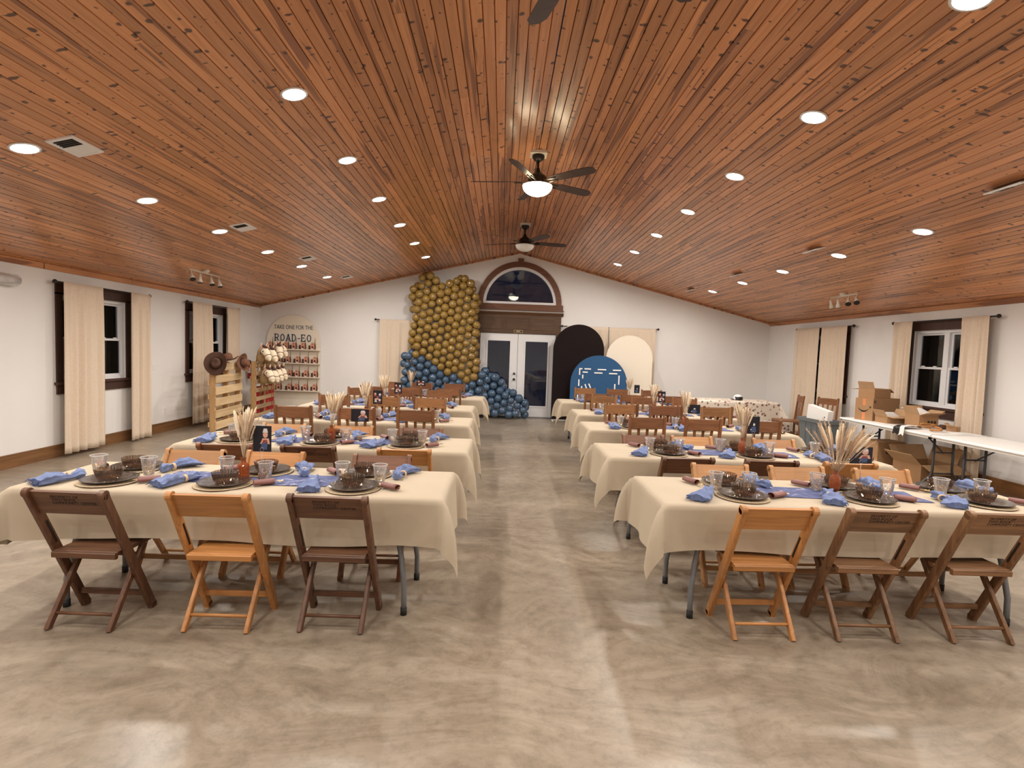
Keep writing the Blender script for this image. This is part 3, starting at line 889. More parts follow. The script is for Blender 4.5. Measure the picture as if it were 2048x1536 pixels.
RX_ = W - .085
rod((-RX_, 7.08, 2.30), (-RX_, 8.88, 2.30), 'black curtain rod on pallet-side wall over window by emergency light')
rod((-RX_, 9.98, 2.31), (-RX_, 11.84, 2.31), 'black curtain rod on pallet-side wall over window behind the hats')
rod((RX_, 6.96, 2.29), (RX_, 8.80, 2.29), 'black curtain rod over the window behind the cardboard boxes')
rod((RX_, 9.86, 2.30), (RX_, 11.72, 2.30), 'black curtain rod on box-side wall near the gable corner')
rod((-3.40, YB - .085, 2.265), (-1.3, YB - .085, 2.265), 'black curtain rod on gable wall behind the balloon boot')
rod((1.10, YB - .085, 2.265), (3.40, YB - .085, 2.265), 'black curtain rod on gable wall behind the fabric arches')
CW = W - .10
curtain('y', -CW, 7.115, 7.80, .05, 2.31, 'wide beige curtain panel beside emergency light on pallet-side wall', 4, .032, .03, 1)
curtain('y', -CW, 8.39, 8.84, .02, 2.31, 'gathered beige curtain panel beside the light switch, pallet-side wall', 4, .032, .05, 2)
curtain('y', -CW, 10.02, 10.68, .05, 2.32, 'beige curtain panel next to hat pallet, light-switch side of that window', 5, .03, .02, 3)
curtain('y', -CW, 11.25, 11.80, .04, 2.32, 'beige curtain panel behind the hats, towards the sign corner', 5, .03, .04, 4)
curtain('y', CW, 8.33, 8.74, .04, 2.30, 'beige curtain panel behind the stacked boxes on window wall', 4, .032, .03, 5)
curtain('y', CW, 7.00, 7.43, .03, 2.30, 'tall beige curtain panel behind the white folding tables, farther from boxes', 4, .032, .06, 6)
curtain('y', CW, 10.80, 11.66, .05, 2.31, 'beige curtain panel near gable corner, floral table side of its window', 5, .03, .03, 7)
curtain('y', CW, 9.92, 10.72, .05, 2.31, 'beige curtain panel above the grey bin, closed beside its pair', 5, .03, .02, 8)
curtain('x', YB - .05, -3.32, -2.2, .05, 2.275, 'beige curtain on gable wall partly behind the balloon boot', 6, .025, .0, 9)
curtain('x', YB - .05, 1.2, 2.20, .05, 2.275, 'beige curtain on gable wall behind the black fabric arch', 6, .025, .0, 10)
curtain('x', YB - .05, 2.22, 3.36, .05, 2.275, 'beige curtain on gable wall behind the cream fabric arch', 6, .025, .0, 11)

# ================================================================= TABLES AND CLOTHS
ROWN = {-1: 'pallet-side', 1: 'box-side'}
TY = {-1: [3.395, 4.84, 6.45, 7.98, 9.78], 1: [3.445, 4.84, 6.47, 7.97, 9.78]}
TX = {-1: [-1.895, -1.85, -1.93, -1.985, -1.90], 1: [1.85, 1.80, 1.90, 1.985, 1.95]}
TL, TD, TZ = 2.44, 0.70, 0.735
def tname(sx, i): return '%s %s table from doors' % (ORD[4 - i], ROWN[sx])

def folding_table_template():
    r = empty('folding_table')
    b = MB(); b.rng(-TL / 2 + .01, TL / 2 - .01, -TD / 2 + .01, TD / 2 - .01, TZ - .045, TZ); b.build('tabletop', M['hdpe'], r)
    for sx in (-1, 1):
        x = sx * 0.985
        f = None
        for sy in (-1, 1):
            b = MB()
            pts = [(x - sx * .08, sy * .20, TZ - .05), (x - sx * .05, sy * .205, .52), (x - sx * .01, sy * .225, .33), (x + sx * .012, sy * .245, .17), (x + sx * .012, sy * .248, .015)]
            b.tube(pts, .0165, 10)
            f = b.build('leg', M['grey'], r)
            b = MB(); b.cyl((x + sx * .012, sy * .248, 0), (x + sx * .012, sy * .248, .045), .0195); b.build('foot_cap', M['rubber'], f)
        b = MB(); b.tube([(x - sx * .045, -.21, .48), (x - sx * .045, .21, .48)], .011, 8); b.build('crossbar', M['grey'], r)
        b = MB(); b.tube([(x - sx * .045, 0, .48), (x - sx * .45, 0, TZ - .05)], .010, 8); b.build('brace', M['grey'], r)
    return r
ftt = folding_table_template(); used = False

def cloth_mesh(seed, ov=.285, oe=.30, push=(.03, .03)):
    rg = random.Random(seed)
    ph = [rg.uniform(0, 6.28) for _ in range(12)]
    hx, hy = TL / 2, TD / 2
    z0 = TZ + .004
    NX, NY = 110, 56
    def coords(n, h, o):
        # denser samples around the edges
        t = [-(h + o) + 2 * (h + o) * k / n for k in range(n + 1)]
        return t
    us, vs_ = coords(NX, hx, oe), coords(NY, hy, ov)
    def pos(u, v):
        du = max(0, abs(u) - hx); dv = max(0, abs(v) - hy)
        su, sv = (1 if u > 0 else -1), (1 if v > 0 else -1)
        cu, cv = max(-hx, min(hx, u)), max(-hy, min(hy, v))
        if du == 0 and dv == 0:
            w = .0015 * noise.noise(Vector((u * 3 + ph[0], v * 4, seed)))
            # pressed fold lines
            fl = 0
            for fx in (-.85, .0, .85): fl = max(fl, .0022 * math.exp(-((u - fx) / .008) ** 2))
            fl = max(fl, .0018 * math.exp(-((v - .02) / .007) ** 2))
            return (u, v, z0 + w + fl + .0015)
        r = math.hypot(du, dv)
        a = math.atan2(dv, du)
        R_ = .018
        def drop(r):     # rounded lip then hanging
            if r < R_ * PI / 2: t = r / R_; return R_ * math.sin(t), R_ * (1 - math.cos(t))
            return R_, R_ + (r - R_ * PI / 2)
        out, dn = drop(r)
        if du > 0 and dv > 0:
            sw = math.sin(2 * a)
            th = math.radians(25) * sw ** .8 + .03
            lat = out + sw ** .75 * .135 * (1 - math.exp(-dn / .15)) * (1 + .12 * math.sin(ph[5] + 3 * a + seed))
            dz = dn * (1 - .06 * sw)
            # direction sweeps from +x to +y around the corner
            ux, uy = math.cos(a), math.sin(a)
            lat *= (.55 + .45 * 1)
            return (cu + su * ux * lat, cv + sv * uy * lat, z0 - dz)
        if dv > 0:
            k = dn / ov
            fold = (.5 * math.sin(u * 7 + ph[1] + sv) + .35 * math.sin(u * 13 + ph[2]) + .5 * math.sin(u * 3.1 + ph[3] * sv)) * .012 * k ** 1.3
            edge = max(0, (abs(u) - hx + .35) / .35)
            o2 = out + fold * (1 - .4 * edge) - (push[0] if sv < 0 else push[1]) * min(1, k * 1.15) * (1 - edge ** 2)
            return (u, cv + sv * (o2), z0 - dn + .012 * k * math.sin(u * 4 + ph[4]))
        k = dn / oe
        fold = (.6 * math.sin(v * 9 + ph[6] + su) + .4 * math.sin(v * 17 + ph[7])) * .022 * k
        return (cu + su * (out + fold + .018 * k), v, z0 - dn)
    b = MB()
    v = [pos(u, w) for w in vs_ for u in us]
    n = NX + 1
    f = [(j * n + i, j * n + i + 1, (j + 1) * n + i + 1, (j + 1) * n + i) for j in range(NY) for i in range(NX)]
    b.add(v, f, 0, True)
    return b

def make_runner(seed):
    b = MB(); rg = random.Random(seed)
    sk = rg.uniform(-.02, .02)
    def fn(u, v):
        x = (u - .5) * 1.08; y = (v - .5) * .27 + sk * (u - .5) * 2
        return (x + .012 * math.sin(v * 7 + seed), y + .006 * math.sin(u * 9 + seed), .0012 + .001 * noise.noise(Vector((x * 9, y * 9, seed))) + .001)
    b.grid(fn, 30, 8)
    return b

TABLES = []
for sx in (-1, 1):
    for i in range(5):
        x, y = TX[sx][i], TY[sx][i]
        o = ftt if not used else dup(ftt); used = True
        o.location = (x, y, 0)
        tag(o, 'grey-legged folding table under cream cloth, ' + tname(sx, i), 'folding table', 'dining tables in two rows')
        c = cloth_mesh(i * 2 + (sx > 0) + 1, .306 if i < 2 else .262, .345, (.045, .03) if i == 0 else (.03, .03)).build('tablecloth', M['cloth'], None, (x, y, 0))
        tag(c, 'cream tablecloth with hanging corners, ' + tname(sx, i), 'tablecloth', 'cream tablecloths')
        rn_ = make_runner(i * 3 + sx).build('table_runner', M['runner'], None, (x + .0, y - .02, TZ + .0075))
        tag(rn_, 'blue tie-dyed short runner on the ' + tname(sx, i), 'table runner', 'blue table runners')
TOP = TZ + .0112

# ================================================================= CHAIRS
STAMP = text_mesh('PROPERTY OF\nTWO ROCK\nCOMMUNITY CENTER', .0235, M['stamp'], .0003)
def folding_chair(tint, stamp):
    r = empty('folding_chair')
    mx, mz = M[tint + 'x'], M[tint + 'z']
    T, Fp = Vector((0, -.20, .80)), Vector((0, .17, 0))
    dpost = (T - Fp).normalized()
    pt = lambda z: Fp + (T - Fp) * (z / .80)
    nrm = Vector((0, dpost.z, -dpost.y))            # towards the table, perpendicular to the post
    for s_ in (-1, 1):
        x = s_ * .2
        b = MB(); b.bar(Fp + Vector((x, 0, .012)), T + Vector((x, 0, -.02)), .030, .052)
        b.lathe([(0, -.015), (.026, -.015), (.026, .015), (0, .015)], 14, T + Vector((x, 0, -.022)), 0, RY(PI / 2), smooth=False)
        b.bar(Fp + Vector((x, 0, 0)) , Fp + Vector((x, 0, .03)), .030, .050)
        post = b.build('back_post', mz, r)
        b = MB(); b.bar(pt(.46) + Vector((x - s_ * .0155, 0, 0)), pt(.60) + Vector((x - s_ * .0155, 0, 0)), .0015, .014, ch=.0); b.build('slot', M['slot'], post)
        for zz in (.685, .765):
            b = MB(); q = pt(zz) + Vector((x * .985, 0, 0)) - nrm * .027; b.cyl(q + nrm * .003, q - nrm * .0012, .0055, n=8); b.build('bolt', M['slot'], post)
    a, c = pt(.66), pt(.792)
    b = MB(); b.bar(a - nrm * .006, c - nrm * .006, .376, .016, ch=.1); rail = b.build('back_rail', mx, r)
    if stamp:
        s_ = link('stencil_lettering', STAMP, rail)
        ux = Vector((1, 0, 0)); uz = (c - a).normalized(); un = -nrm
        m4 = Matrix((ux, uz, ux.cross(uz))).transposed().to_4x4()
        m4.translation = pt(.758) - nrm * .0147 + Vector((-.085, 0, 0))
        s_.matrix_local = m4
    # seat of boards
    b = MB()
    b.bar((-.175, .100, .413), (.175, .100, .413), .022, .35, side=(0, 0, 1), ch=.3)
    b.build('seat', mx, r)
    b = MB(); b.bar((-.176, -.080, .404), (.176, -.080, .404), .034, .024, side=(0, 0, 1)); b.build('seat_edge', mx, r)
    for s_ in (-1, 1):
        x = s_ * .170
        b = MB(); b.bar((x, -.13, 0.0), (x, .140, .402), .024, .038); b.build('rear_leg', mz, r)
    b = MB(); b.cyl((-.17, -.083, .075), (.17, -.083, .075), .0095, n=10); b.build('dowel', mx, r)
    b = MB(); q = pt(.11); b.bar(q + Vector((-.19, 0, 0)), q + Vector((.19, 0, 0)), .034, .014, side=(0, 0, 1)); b.build('front_stretcher', mx, r)
    b = MB(); b.bar((-.17, .085, .355), (.17, .085, .355), .022, .014, side=(0, 0, 1)); b.build('under_rail', mx, r)
    return r

def slat_chair(tint):
    r = empty('slat_back_chair')
    mx, mz = M[tint + 'x'], M[tint + 'z']
    lean = lambda z: -.20 - max(0, z - .45) * .10
    for s_ in (-1, 1):
        b = MB(); x = s_ * .19
        b.bar((x, lean(0), 0), (x, lean(0), .45), .034, .036); b.bar((x, lean(0), .45), (x, lean(.945), .945), .034, .034)
        b.lathe([(.016, 0), (.012, .008), (0, .011)], 10, (x, lean(.945), .944))
        b.build('rear_leg', mz, r)
        b = MB(); b.bar((x, .20, 0), (x, .20, .43), .036, .036); b.build('front_leg', mz, r)
    b = MB()
    def rail(u, v):
        x = (u - .5) * .346
        return (x, lean(.88) - .025 * (1 - (2 * u - 1) ** 2) - .009 + .0, .815 + .115 * v + (.006 * (1 - (2 * u - 1) ** 2) if v > .5 else 0))
    b.grid(rail, 10, 2)
    b.grid(lambda u, v: tuple(Vector(rail(1 - u, v)) + Vector((0, .02, 0))), 10, 2)
    b.add([rail(k / 10, 1) for k in range(11)] + [tuple(Vector(rail(k / 10, 1)) + Vector((0, .02, 0))) for k in range(11)], [(k, k + 1, k + 12, k + 11) for k in range(10)])
    b.add([rail(k / 10, 0) for k in range(11)] + [tuple(Vector(rail(k / 10, 0)) + Vector((0, .02, 0))) for k in range(11)], [(k, k + 1, k + 12, k + 11) for k in range(10)])
    b.build('top_rail', mx, r)
    for k in (-1, 0, 1):
        b = MB(); b.bar((k * .075, lean(.45), .47), (k * .098, lean(.83) - .012, .83), .030, .012); b.build('back_slat', mz, r)
    b = MB(); b.bar((-.205, .0, .447), (.205, .0, .447), .024, .43, side=(0, 0, 1), ch=.3); b.build('seat', mx, r)
    b = MB(); b.bar((-.19, .20, .40), (.19, .20, .40), .055, .018, side=(0, 0, 1)); b.bar((-.19, -.2, .40), (.19, -.2, .40), .055, .018, side=(0, 0, 1)); b.build('apron', mx, r)
    for s_ in (-1, 1):
        b = MB(); b.bar((s_ * .19, -.19, .18), (s_ * .19, .19, .18), .018, .03, side=(1, 0, 0)); b.build('stretcher', mx, r)
    return r

CH = {}
def chair(kind, tint, stamp, loc, rz, label, group):
    key = (kind, tint, stamp)
    if key not in CH:
        CH[key] = folding_chair(tint, stamp) if kind == 'f' else slat_chair(tint)
        o = CH[key]; o.location = loc; o.rotation_euler = (0, 0, rz)
    else: o = dup(CH[key], loc, rz)
    tag(o, label, 'chair', group)

SLOT = {-1: ['wall place', 'middle place', 'aisle place'], 1: ['aisle place', 'middle place', 'wall place']}
NEAR1 = {-1: [(-2.61, 'dark brown', True, .0), (-1.885, 'honey', False, .0), (-1.262, 'dark brown', True, .0)],
         1: [(1.193, 'honey', False, .0), (1.806, 'weathered brown', True, .0), (2.49, 'weathered brown', True, .0)]}
FAR1 = {-1: [(-2.60, 'light oak', False), (-2.02, 'honey', False), (-1.22, 'red-brown', False)],
        1: [(1.33, 'light oak', False), (1.93, 'light oak', False), (2.58, 'light oak', False)]}
NEAR2 = {-1: [(-2.53, 'red-brown', False), (-1.88, 'dark brown', True), (-1.11, 'honey', False)],
         1: [(1.17, 'dark brown', False), (1.855, 'dark brown', False), (2.50, 'honey', False)]}
FAR2 = {-1: [(-2.52, 'light oak', False), (-1.85, 'honey', False), (-1.15, 'red-brown', False)],
        1: [(1.12, 'red-brown', False), (1.62, 'light oak', False), (2.45, 'honey', False)]}
SLX = {-1: [-.62, .02, .65], 1: [-.66, -.03, .65]}
for sx in (-1, 1):
    for i in range(5):
        x, y = TX[sx][i], TY[sx][i]
        for near in (True, False):
            for k in range(3):
                slot = SLOT[sx][k]
                face = 'facing doors' if near else 'back to doors'
                if i < 2:
                    src = (NEAR1 if near else FAR1) if i == 0 else (NEAR2 if near else FAR2)
                    e = src[sx][k]
                    yy = y + (-.385 if near else .385) + rnd.uniform(-.012, .012)
                    if i == 0 and near: yy = (3.005, 3.02, 3.045)[k] if sx < 0 else (3.075, 3.085, 3.095)[k]
                    chair('f', e[1], e[2], (e[0], yy, 0), (0 if near else PI) + rnd.uniform(-.03, .03),
                          '%s %s folding chair, %s, %s, %s' % (e[1], 'stencilled' if e[2] else 'plain', slot, face, tname(sx, i)), 'folding chairs at the tables')
                else:
                    t = 'chestnut' if (near or rnd.random() < .4) else 'amber'
                    if not near and rnd.random() < .4: t = 'red-brown'
                    chair('s', t, False, (x + SLX[sx][k] + rnd.uniform(-.02, .02), y + (-.44 if near else .44), 0), (0 if near else PI) + rnd.uniform(-.04, .04),
                          '%s slat-back wooden chair, %s, %s, %s' % (t, slot, face, tname(sx, i)), 'slat-back chairs at the tables')
for (x, y, rz, lab) in ((5.55, 9.78, 2.0, 'chestnut slat-back chair behind the grey bin under the window'), (5.25, 10.35, 1.3, 'chestnut slat-back chair by window wall between bin and floral table')):
    chair('s', 'chestnut', False, (x, y, 0), rz, lab, 'spare chairs by the wall')

# ================================================================= PLACE SETTINGS
def plate_t():
    b = MB(); b.lathe([(0, 0), (.075, 0), (.085, .004), (.146, .016), (.148, .019), (.144, .020), (.085, .0085), (.07, .006), (0, .006)], 40)
    return b.build('dinner_plate', M['smoke'])
def bowl_t():
    b = MB(); b.lathe([(.046, 0), (.061, .013), (.069, .044), (.073, .064)], 60, rib=.0026, ribr=(1, 3), smooth=False); b.f.pop(); b.m.pop(); b.s.pop()
    return b.build('ribbed_bowl', M['smoke2'])
def mat_t():
    b = MB(); b.lathe([(0, .0), (.160, 0), (.163, .002), (.160, .004), (0, .004)], 40)
    return b.build('placemat', M['jute'])
def napkin_t(seed):
    rg = random.Random(seed)
    r = empty('napkin')
    b = MB(); n, m = 32, 26
    prof = [(-.085, .026, .020), (-.06, .034, .026), (-.03, .022, .020), (0, .016, .016), (.03, .024, .021), (.07, .042, .028), (.12, .056, .028), (.165, .064, .018)]
    pa = [rg.uniform(0, 6.28) for _ in range(3)]
    def samp(t):
        x = -.085 + .25 * t
        for q in range(len(prof) - 1):
            if prof[q][0] <= x <= prof[q + 1][0] + 1e-9:
                f = (x - prof[q][0]) / (prof[q + 1][0] - prof[q][0]); f = f * f * (3 - 2 * f)
                return x, prof[q][1] + f * (prof[q + 1][1] - prof[q][1]), prof[q][2] + f * (prof[q + 1][2] - prof[q][2])
        return prof[-1]
    def fn(u, v):
        x, w, h = samp(v); t = 2 * PI * u
        am = 1 - .55 * v
        lob = 1 + am * .22 * math.cos(5 * t + pa[0] + 4 * v) + .10 * math.cos(3 * t + pa[1] - 3 * v) + .06 * math.cos(8 * t + pa[2])
        bend = .035 * math.sin(v * 3 + pa[1]) * (seed % 3 - 1)
        z = h + math.sin(t) * h * lob
        cr = noise.noise(Vector((math.cos(t) * 2.2 + seed, math.sin(t) * 2.2, v * 9)))
        w *= 1 + .12 * cr; z *= 1 + .35 * cr
        return (math.cos(t) * w * lob + bend, -x, max(.0, z))
    b.grid(fn, n, m)
    for vv, rev in ((0, 1), (1, 0)): b.add([fn(k / n, vv) for k in range(n)], [tuple(range(n))])
    b.build('napkin_cloth', M['denim'], r)
    b = MB()
    for k in range(34):
        p = Vector(fn(k / 34, 1)); q = p + Vector((rg.uniform(-.01, .01), -rg.uniform(.012, .026), 0)); q.z = max(.0015, p.z * .4)
        b.tube([p, q], [.0016, .0006], 4)
    o = b.build('fringe', M['denim2'], r); tag(o, None, None, None, 'stuff')
    b = MB()
    for w_ in (-.004, .004):
        b.tube([(math.cos(2 * PI * k / 14) * .022, w_ , .020 + math.sin(2 * PI * k / 14) * .0195) for k in range(14)], .0042, 6, closed=True)
    b.build('napkin_ring', M['ring'], r)
    return r
def holder_t():
    r = empty('cutlery_roll')
    b = MB()
    def fn(u, v):
        t = -.3 + u * 2 * PI * 1.12; rad = .019 + .002 * u
        return (math.cos(t) * rad * 1.25, (v - .5) * .115, .0175 + math.sin(t) * rad * .85)
    b.grid(fn, 22, 4); o = b.build('leather_wrap', M['leather'], r)
    md = o.modifiers.new('thickness', 'SOLIDIFY'); md.thickness = .0018
    b = MB(); b.bar((-.008, -.06, .012), (-.008, .075, .012), .004, .002, side=(1, 0, 0))
    b.bar((-.008, .07, .012), (-.008, .085, .013), .012, .0018)
    for q in (-.005, -.0017, .0017, .005): b.bar((-.008 + q, .083, .013), (-.008 + q, .112, .015), .0018, .0016)
    b.build('fork', M['gold'], r)
    b = MB(); b.bar((.006, -.06, .014), (.006, .075, .014), .004, .002); b.ell((.006, .095, .015), (.011, .022, .003), 10, 6); b.build('spoon', M['gold'], r)
    b = MB(); b.bar((.0, -.085, .019), (.0, .06, .019), .009, .002, side=(1, 0, 0)); b.build('knife', M['gold'], r)
    return r
def cup_t(seed):
    rg = random.Random(seed)
    r = empty('clear_cup')
    H, r0, r1 = .112, .030, .045
    b = MB(); b.lathe([(0, .001), (r0, .001), (r1, H - .003)][1:], 22); b.f.pop(); b.m.pop(); b.s.pop(); b.build('cup_wall', M['cup'], r)
    b = MB(); b.tube([(math.cos(2 * PI * k / 22) * (r1 + .001), math.sin(2 * PI * k / 22) * (r1 + .001), H - .002) for k in range(22)], .0026, 6, closed=True); b.build('rim', M['cuprim'], r)
    b = MB()
    for k in range(110):
        z = .006 + .062 * rg.random() ** 1.4
        rad = r0 + (r1 - r0) * z / H + .0012
        t = rg.uniform(0, 2 * PI); s_ = rg.uniform(.0020, .0048)
        c = Vector((math.cos(t) * rad, math.sin(t) * rad, z)); tx = Vector((-math.sin(t), math.cos(t), 0)); tz = Vector((0, 0, 1))
        q = rg.uniform(0, 3); a1 = tx * math.cos(q) + tz * math.sin(q); a2 = tz * math.cos(q) - tx * math.sin(q)
        b.add([c + a1 * s_, c + a2 * s_ * .7, c - a1 * s_, c - a2 * s_ * .7], [(0, 1, 2, 3)])
    o = b.build('gold_flecks', M['fleck'], r); tag(o, None, None, None, 'stuff')
    return r
TPL = {'plate': plate_t(), 'bowl': bowl_t(), 'mat': mat_t(), 'nap': [napkin_t(s) for s in (1, 2, 3)], 'hold': holder_t(), 'cup': [cup_t(s) for s in (4, 5)]}
USED = set()
def put(t, loc, rz, label, cat, group):
    if t.name not in USED:
        USED.add(t.name); o = t; o.location = loc; o.rotation_euler = (0, 0, rz)
    else: o = dup(t, loc, rz)
    return tag(o, label, cat, group)

PX = {-1: [-.80, -.06, .67], 1: [-.66, .11, .88]}
for sx in (-1, 1):
    for i in range(5):
        x, y = TX[sx][i], TY[sx][i]
        for near in (True, False):
            for k in range(3):
                slot, face = SLOT[sx][k], ('facing doors' if near else 'back to doors')
                sg = 1 if near else -1
                px = x + PX[sx][k] + rnd.uniform(-.02, .02); py = y - sg * (.19 if (i == 0 and sx < 0 and near) else .165) + rnd.uniform(-.01, .01)
                if i == 0 and sx < 0: px = x + ([-.785, -.11, .665] if near else [-.85, .0, .665])[k]
                where = '%s, %s, %s' % (slot, face, tname(sx, i))
                P = lambda dx, dy, z=0: (px + sg * dx, py + sg * dy, TOP + z)
                rz0 = 0 if near else PI
                put(TPL['mat'], P(0, 0), rnd.uniform(0, 3), 'round woven straw placemat, ' + where, 'placemat', 'straw placemats')
                put(TPL['plate'], P(.005, .0, .0045), rnd.uniform(0, 3), 'dark smoked glass plate, ' + where, 'plate', 'smoked glass plates')
                put(TPL['bowl'], P(.005 + rnd.uniform(-.015, .015), .01, .0108), rnd.uniform(0, 3), 'small ribbed smoked glass bowl, ' + where, 'bowl', 'ribbed glass bowls')
                put(TPL['nap'][rnd.randrange(3)], P(-.25 + rnd.uniform(-.01, .01), .02 + rnd.uniform(-.02, .02)), rz0 + rnd.uniform(-.55, .45), 'blue fringed napkin in bead ring, ' + where, 'napkin', 'blue napkins')
                put(TPL['hold'], P(.232 + rnd.uniform(-.01, .01), .0 + rnd.uniform(-.02, .02)), rz0 + rnd.choice([-.9, -.6, .5, .9, 2.6]) + rnd.uniform(-.2, .2), 'mauve leather cutlery roll, ' + where, 'cutlery roll', 'leather cutlery rolls')
                put(TPL['cup'][rnd.randrange(2)], P((.195 if k == 1 else .125) + rnd.uniform(-.01, .015), (.125 if k == 1 else .165) + rnd.uniform(-.015, .01), .0035), rnd.uniform(0, 6), 'clear gold-flecked plastic cup, ' + where, 'cup', 'gold-flecked cups')

# ================================================================= CENTREPIECES
def vase_t(kind):
    b = MB()
    if kind == 0: prof = [(0, 0), (.030, 0), (.033, .004), (.033, .088), (.030, .096), (.017, .104), (.0145, .112), (.0145, .128), (.018, .134), (.013, .134), (.012, .11), (.0, .10)]
    else: prof = [(0, 0), (.026, 0), (.031, .02), (.035, .05), (.032, .085), (.022, .105), (.0155, .115), (.0145, .128), (.020, .138), (.013, .138), (.012, .11), (.0, .10)]
    b.lathe(prof, 28, rib=.0012, ribr=(2, 4), smooth=(kind == 1))
    return b.build('bud_vase', M['amber'])
def stem_mesh(seed, mat, plume):
    rg = random.Random(seed); b = MB()
    h = 1.0
    b.tube([(0, 0, 0), (.01, 0, .35), (.03, 0, .65)], [.0035, .003, .0022], 5)
    n = 9
    if plume == 0:      # soft bunny-tail / pampas plume
        pts = [(.02 + .05 * (k / n) ** 2, 0, .52 + .48 * k / n) for k in range(n + 1)]
        b.tube(pts, [.004 + .025 * math.sin(PI * (k / n) ** .8) ** .7 * (1 + .15 * rg.uniform(-1, 1)) for k in range(n)] + [.003], 7)
    else:               # feathery spray of awns
        pts = [(.02 + .07 * (k / n) ** 2, 0, .48 + .52 * k / n) for k in range(n + 1)]
        b.tube(pts, [.004 + .009 * math.sin(PI * (k / n) ** .7) for k in range(n)] + [.001], 6)
        for k in range(40):
            t = rg.uniform(.0, .95); p = Vector((.02 + .07 * t * t, 0, .48 + .52 * t)); a = rg.uniform(0, 6.28)
            q = p + Vector((math.cos(a) * .020 + .01, math.sin(a) * .020, .055))
            b.tube([p, q], [.004, .0012], 4)
    return b.mesh('grass_stem', mat)
STEMS = [stem_mesh(k, M['grass%d' % (k % 4)], k % 2 if k < 6 else 0) for k in range(8)]
def bunch(x, y, z, n, spread, hmax, seed, lean=0.0, feathery=0.0):
    rg = random.Random(seed)
    r = empty('dried_grass_bunch', (x, y, z))
    for k in range(n):
        o = link('grass_stem', STEMS[rg.choice((1, 3, 5)) if rg.random() < feathery else rg.randrange(8)], r)
        az = rg.uniform(0, 2 * PI); til = spread * math.sqrt(rg.random()) * (1.1 if rg.random() < .3 else .8)
        s = hmax * rg.uniform(.78, 1.0)
        o.scale = (s * 1.0, s * 1.0, s)
        o.rotation_mode = 'XYZ'
        # bend outwards: tilt along azimuth
        o.matrix_local = Matrix.Translation(Vector((rg.uniform(-.004, .004), rg.uniform(-.004, .004), 0))) @ Matrix.Rotation(lean, 4, 'Y') @ (RZ(az) @ RY(til)).to_4x4() @ Matrix.Diagonal((s, s, s, 1))
    return r
V = [vase_t(0), vase_t(1)]; VU = set()
def holder_base_t():
    r = empty('photo_holder')
    b = MB(); b.lathe([(0, 0), (.022, 0), (.023, .008), (.022, .032), (.019, .036), (0, .036)], 16); b.build('base', M['cork'], r)
    b = MB(); b.tube([(0, 0, .034), (0, 0, .172)], .0014, 6); b.build('wire', M['steel'], r)
    b = MB(); b.tube([(math.cos(2 * PI * k / 16) * .012, 0, .183 + math.sin(2 * PI * k / 16) * .012) for k in range(16)], .0014, 6, closed=True); b.build('wire_loop', M['steel'], r)
    return r
HB = holder_base_t(); hbu = False
def photo(loc, rz, w, h, kind, label):
    """a flat printed photograph on thin card"""
    b = MB()
    b.box((0, 0, h / 2), (w, .0012, h), 0)
    y = -.0008
    def poly(pts, mi):
        b.add([(px, y - .0002, pz) for px, pz in pts], [tuple(range(len(pts)))], mi)
    def disc(cx, cz, rx, rz_, mi, n=12): poly([(cx + rx * math.cos(2 * PI * k / n), cz + rz_ * math.sin(2 * PI * k / n)) for k in range(n)], mi)
    if kind == 0:     # seated child with a light hat, dark clothes
        poly([(w * .02, h * .52), (w * .36, h * .52), (w * .42, h * .30), (-w * .12, h * .30)], 1)
        y -= .0003; poly([(-w * .10, h * .10), (w * .26, h * .08), (w * .30, h * .34), (-w * .02, h * .34)], 3)
        y -= .0003; poly([(w * .0, h * .34), (w * .30, h * .34), (w * .26, h * .46), (w * .06, h * .46)], 4)
        y -= .0003; disc(w * .17, h * .66, w * .14, h * .12, 1)
        y -= .0003; poly([(w * .02, h * .74), (w * .32, h * .74), (w * .26, h * .90), (w * .08, h * .90)], 2)
    elif kind == 1:   # portrait on black
        poly([(-w * .25, h * .12), (w * .25, h * .12), (w * .18, h * .42), (-w * .14, h * .42)], 3)
        y -= .0003; disc(w * .04, h * .54, w * .09, h * .08, 2); disc(-w * .2, h * .26, w * .05, h * .03, 2)
    else:             # several small pictures of a child
        for q, (cx, cz) in enumerate([(-.26, .74), (.24, .70), (-.2, .34), (.22, .30), (.0, .52)]):
            y -= .0002
            disc(cx * w, cz * h, w * .13, h * .09, (1, 2, 1, 2, 4)[q]); poly([(cx * w - w * .14, cz * h - h * .2), (cx * w + w * .14, cz * h - h * .2), (cx * w + w * .1, cz * h - h * .07), (cx * w - w * .1, cz * h - h * .07)], (4, 3, 2, 4, 1)[q])
    o = b.build('photo_card', [M['photo_black'], M['photo_skin'], M['photo_white'], M['photo_blue'], M['photo_red']], None, loc, rz)
    tag(o, label, 'photograph', 'photo cards on the tables')
PH = {(-1, 0): (.112, .163, 0, .10, -.02), (-1, 1): (.165, .112, 0, .24, -.0), (-1, 2): (.112, .163, 2, .14, -.05), (-1, 3): (.112, .163, 2, .18, 0), (-1, 4): (.165, .112, 2, .17, 0),
      (1, 0): (.165, .115, 0, .23, .04), (1, 1): (.112, .163, 1, .12, .0), (1, 2): (.150, .112, 1, .13, 0), (1, 3): (.112, .163, 2, .14, 0), (1, 4): (.10, .150, 1, .15, 0)}
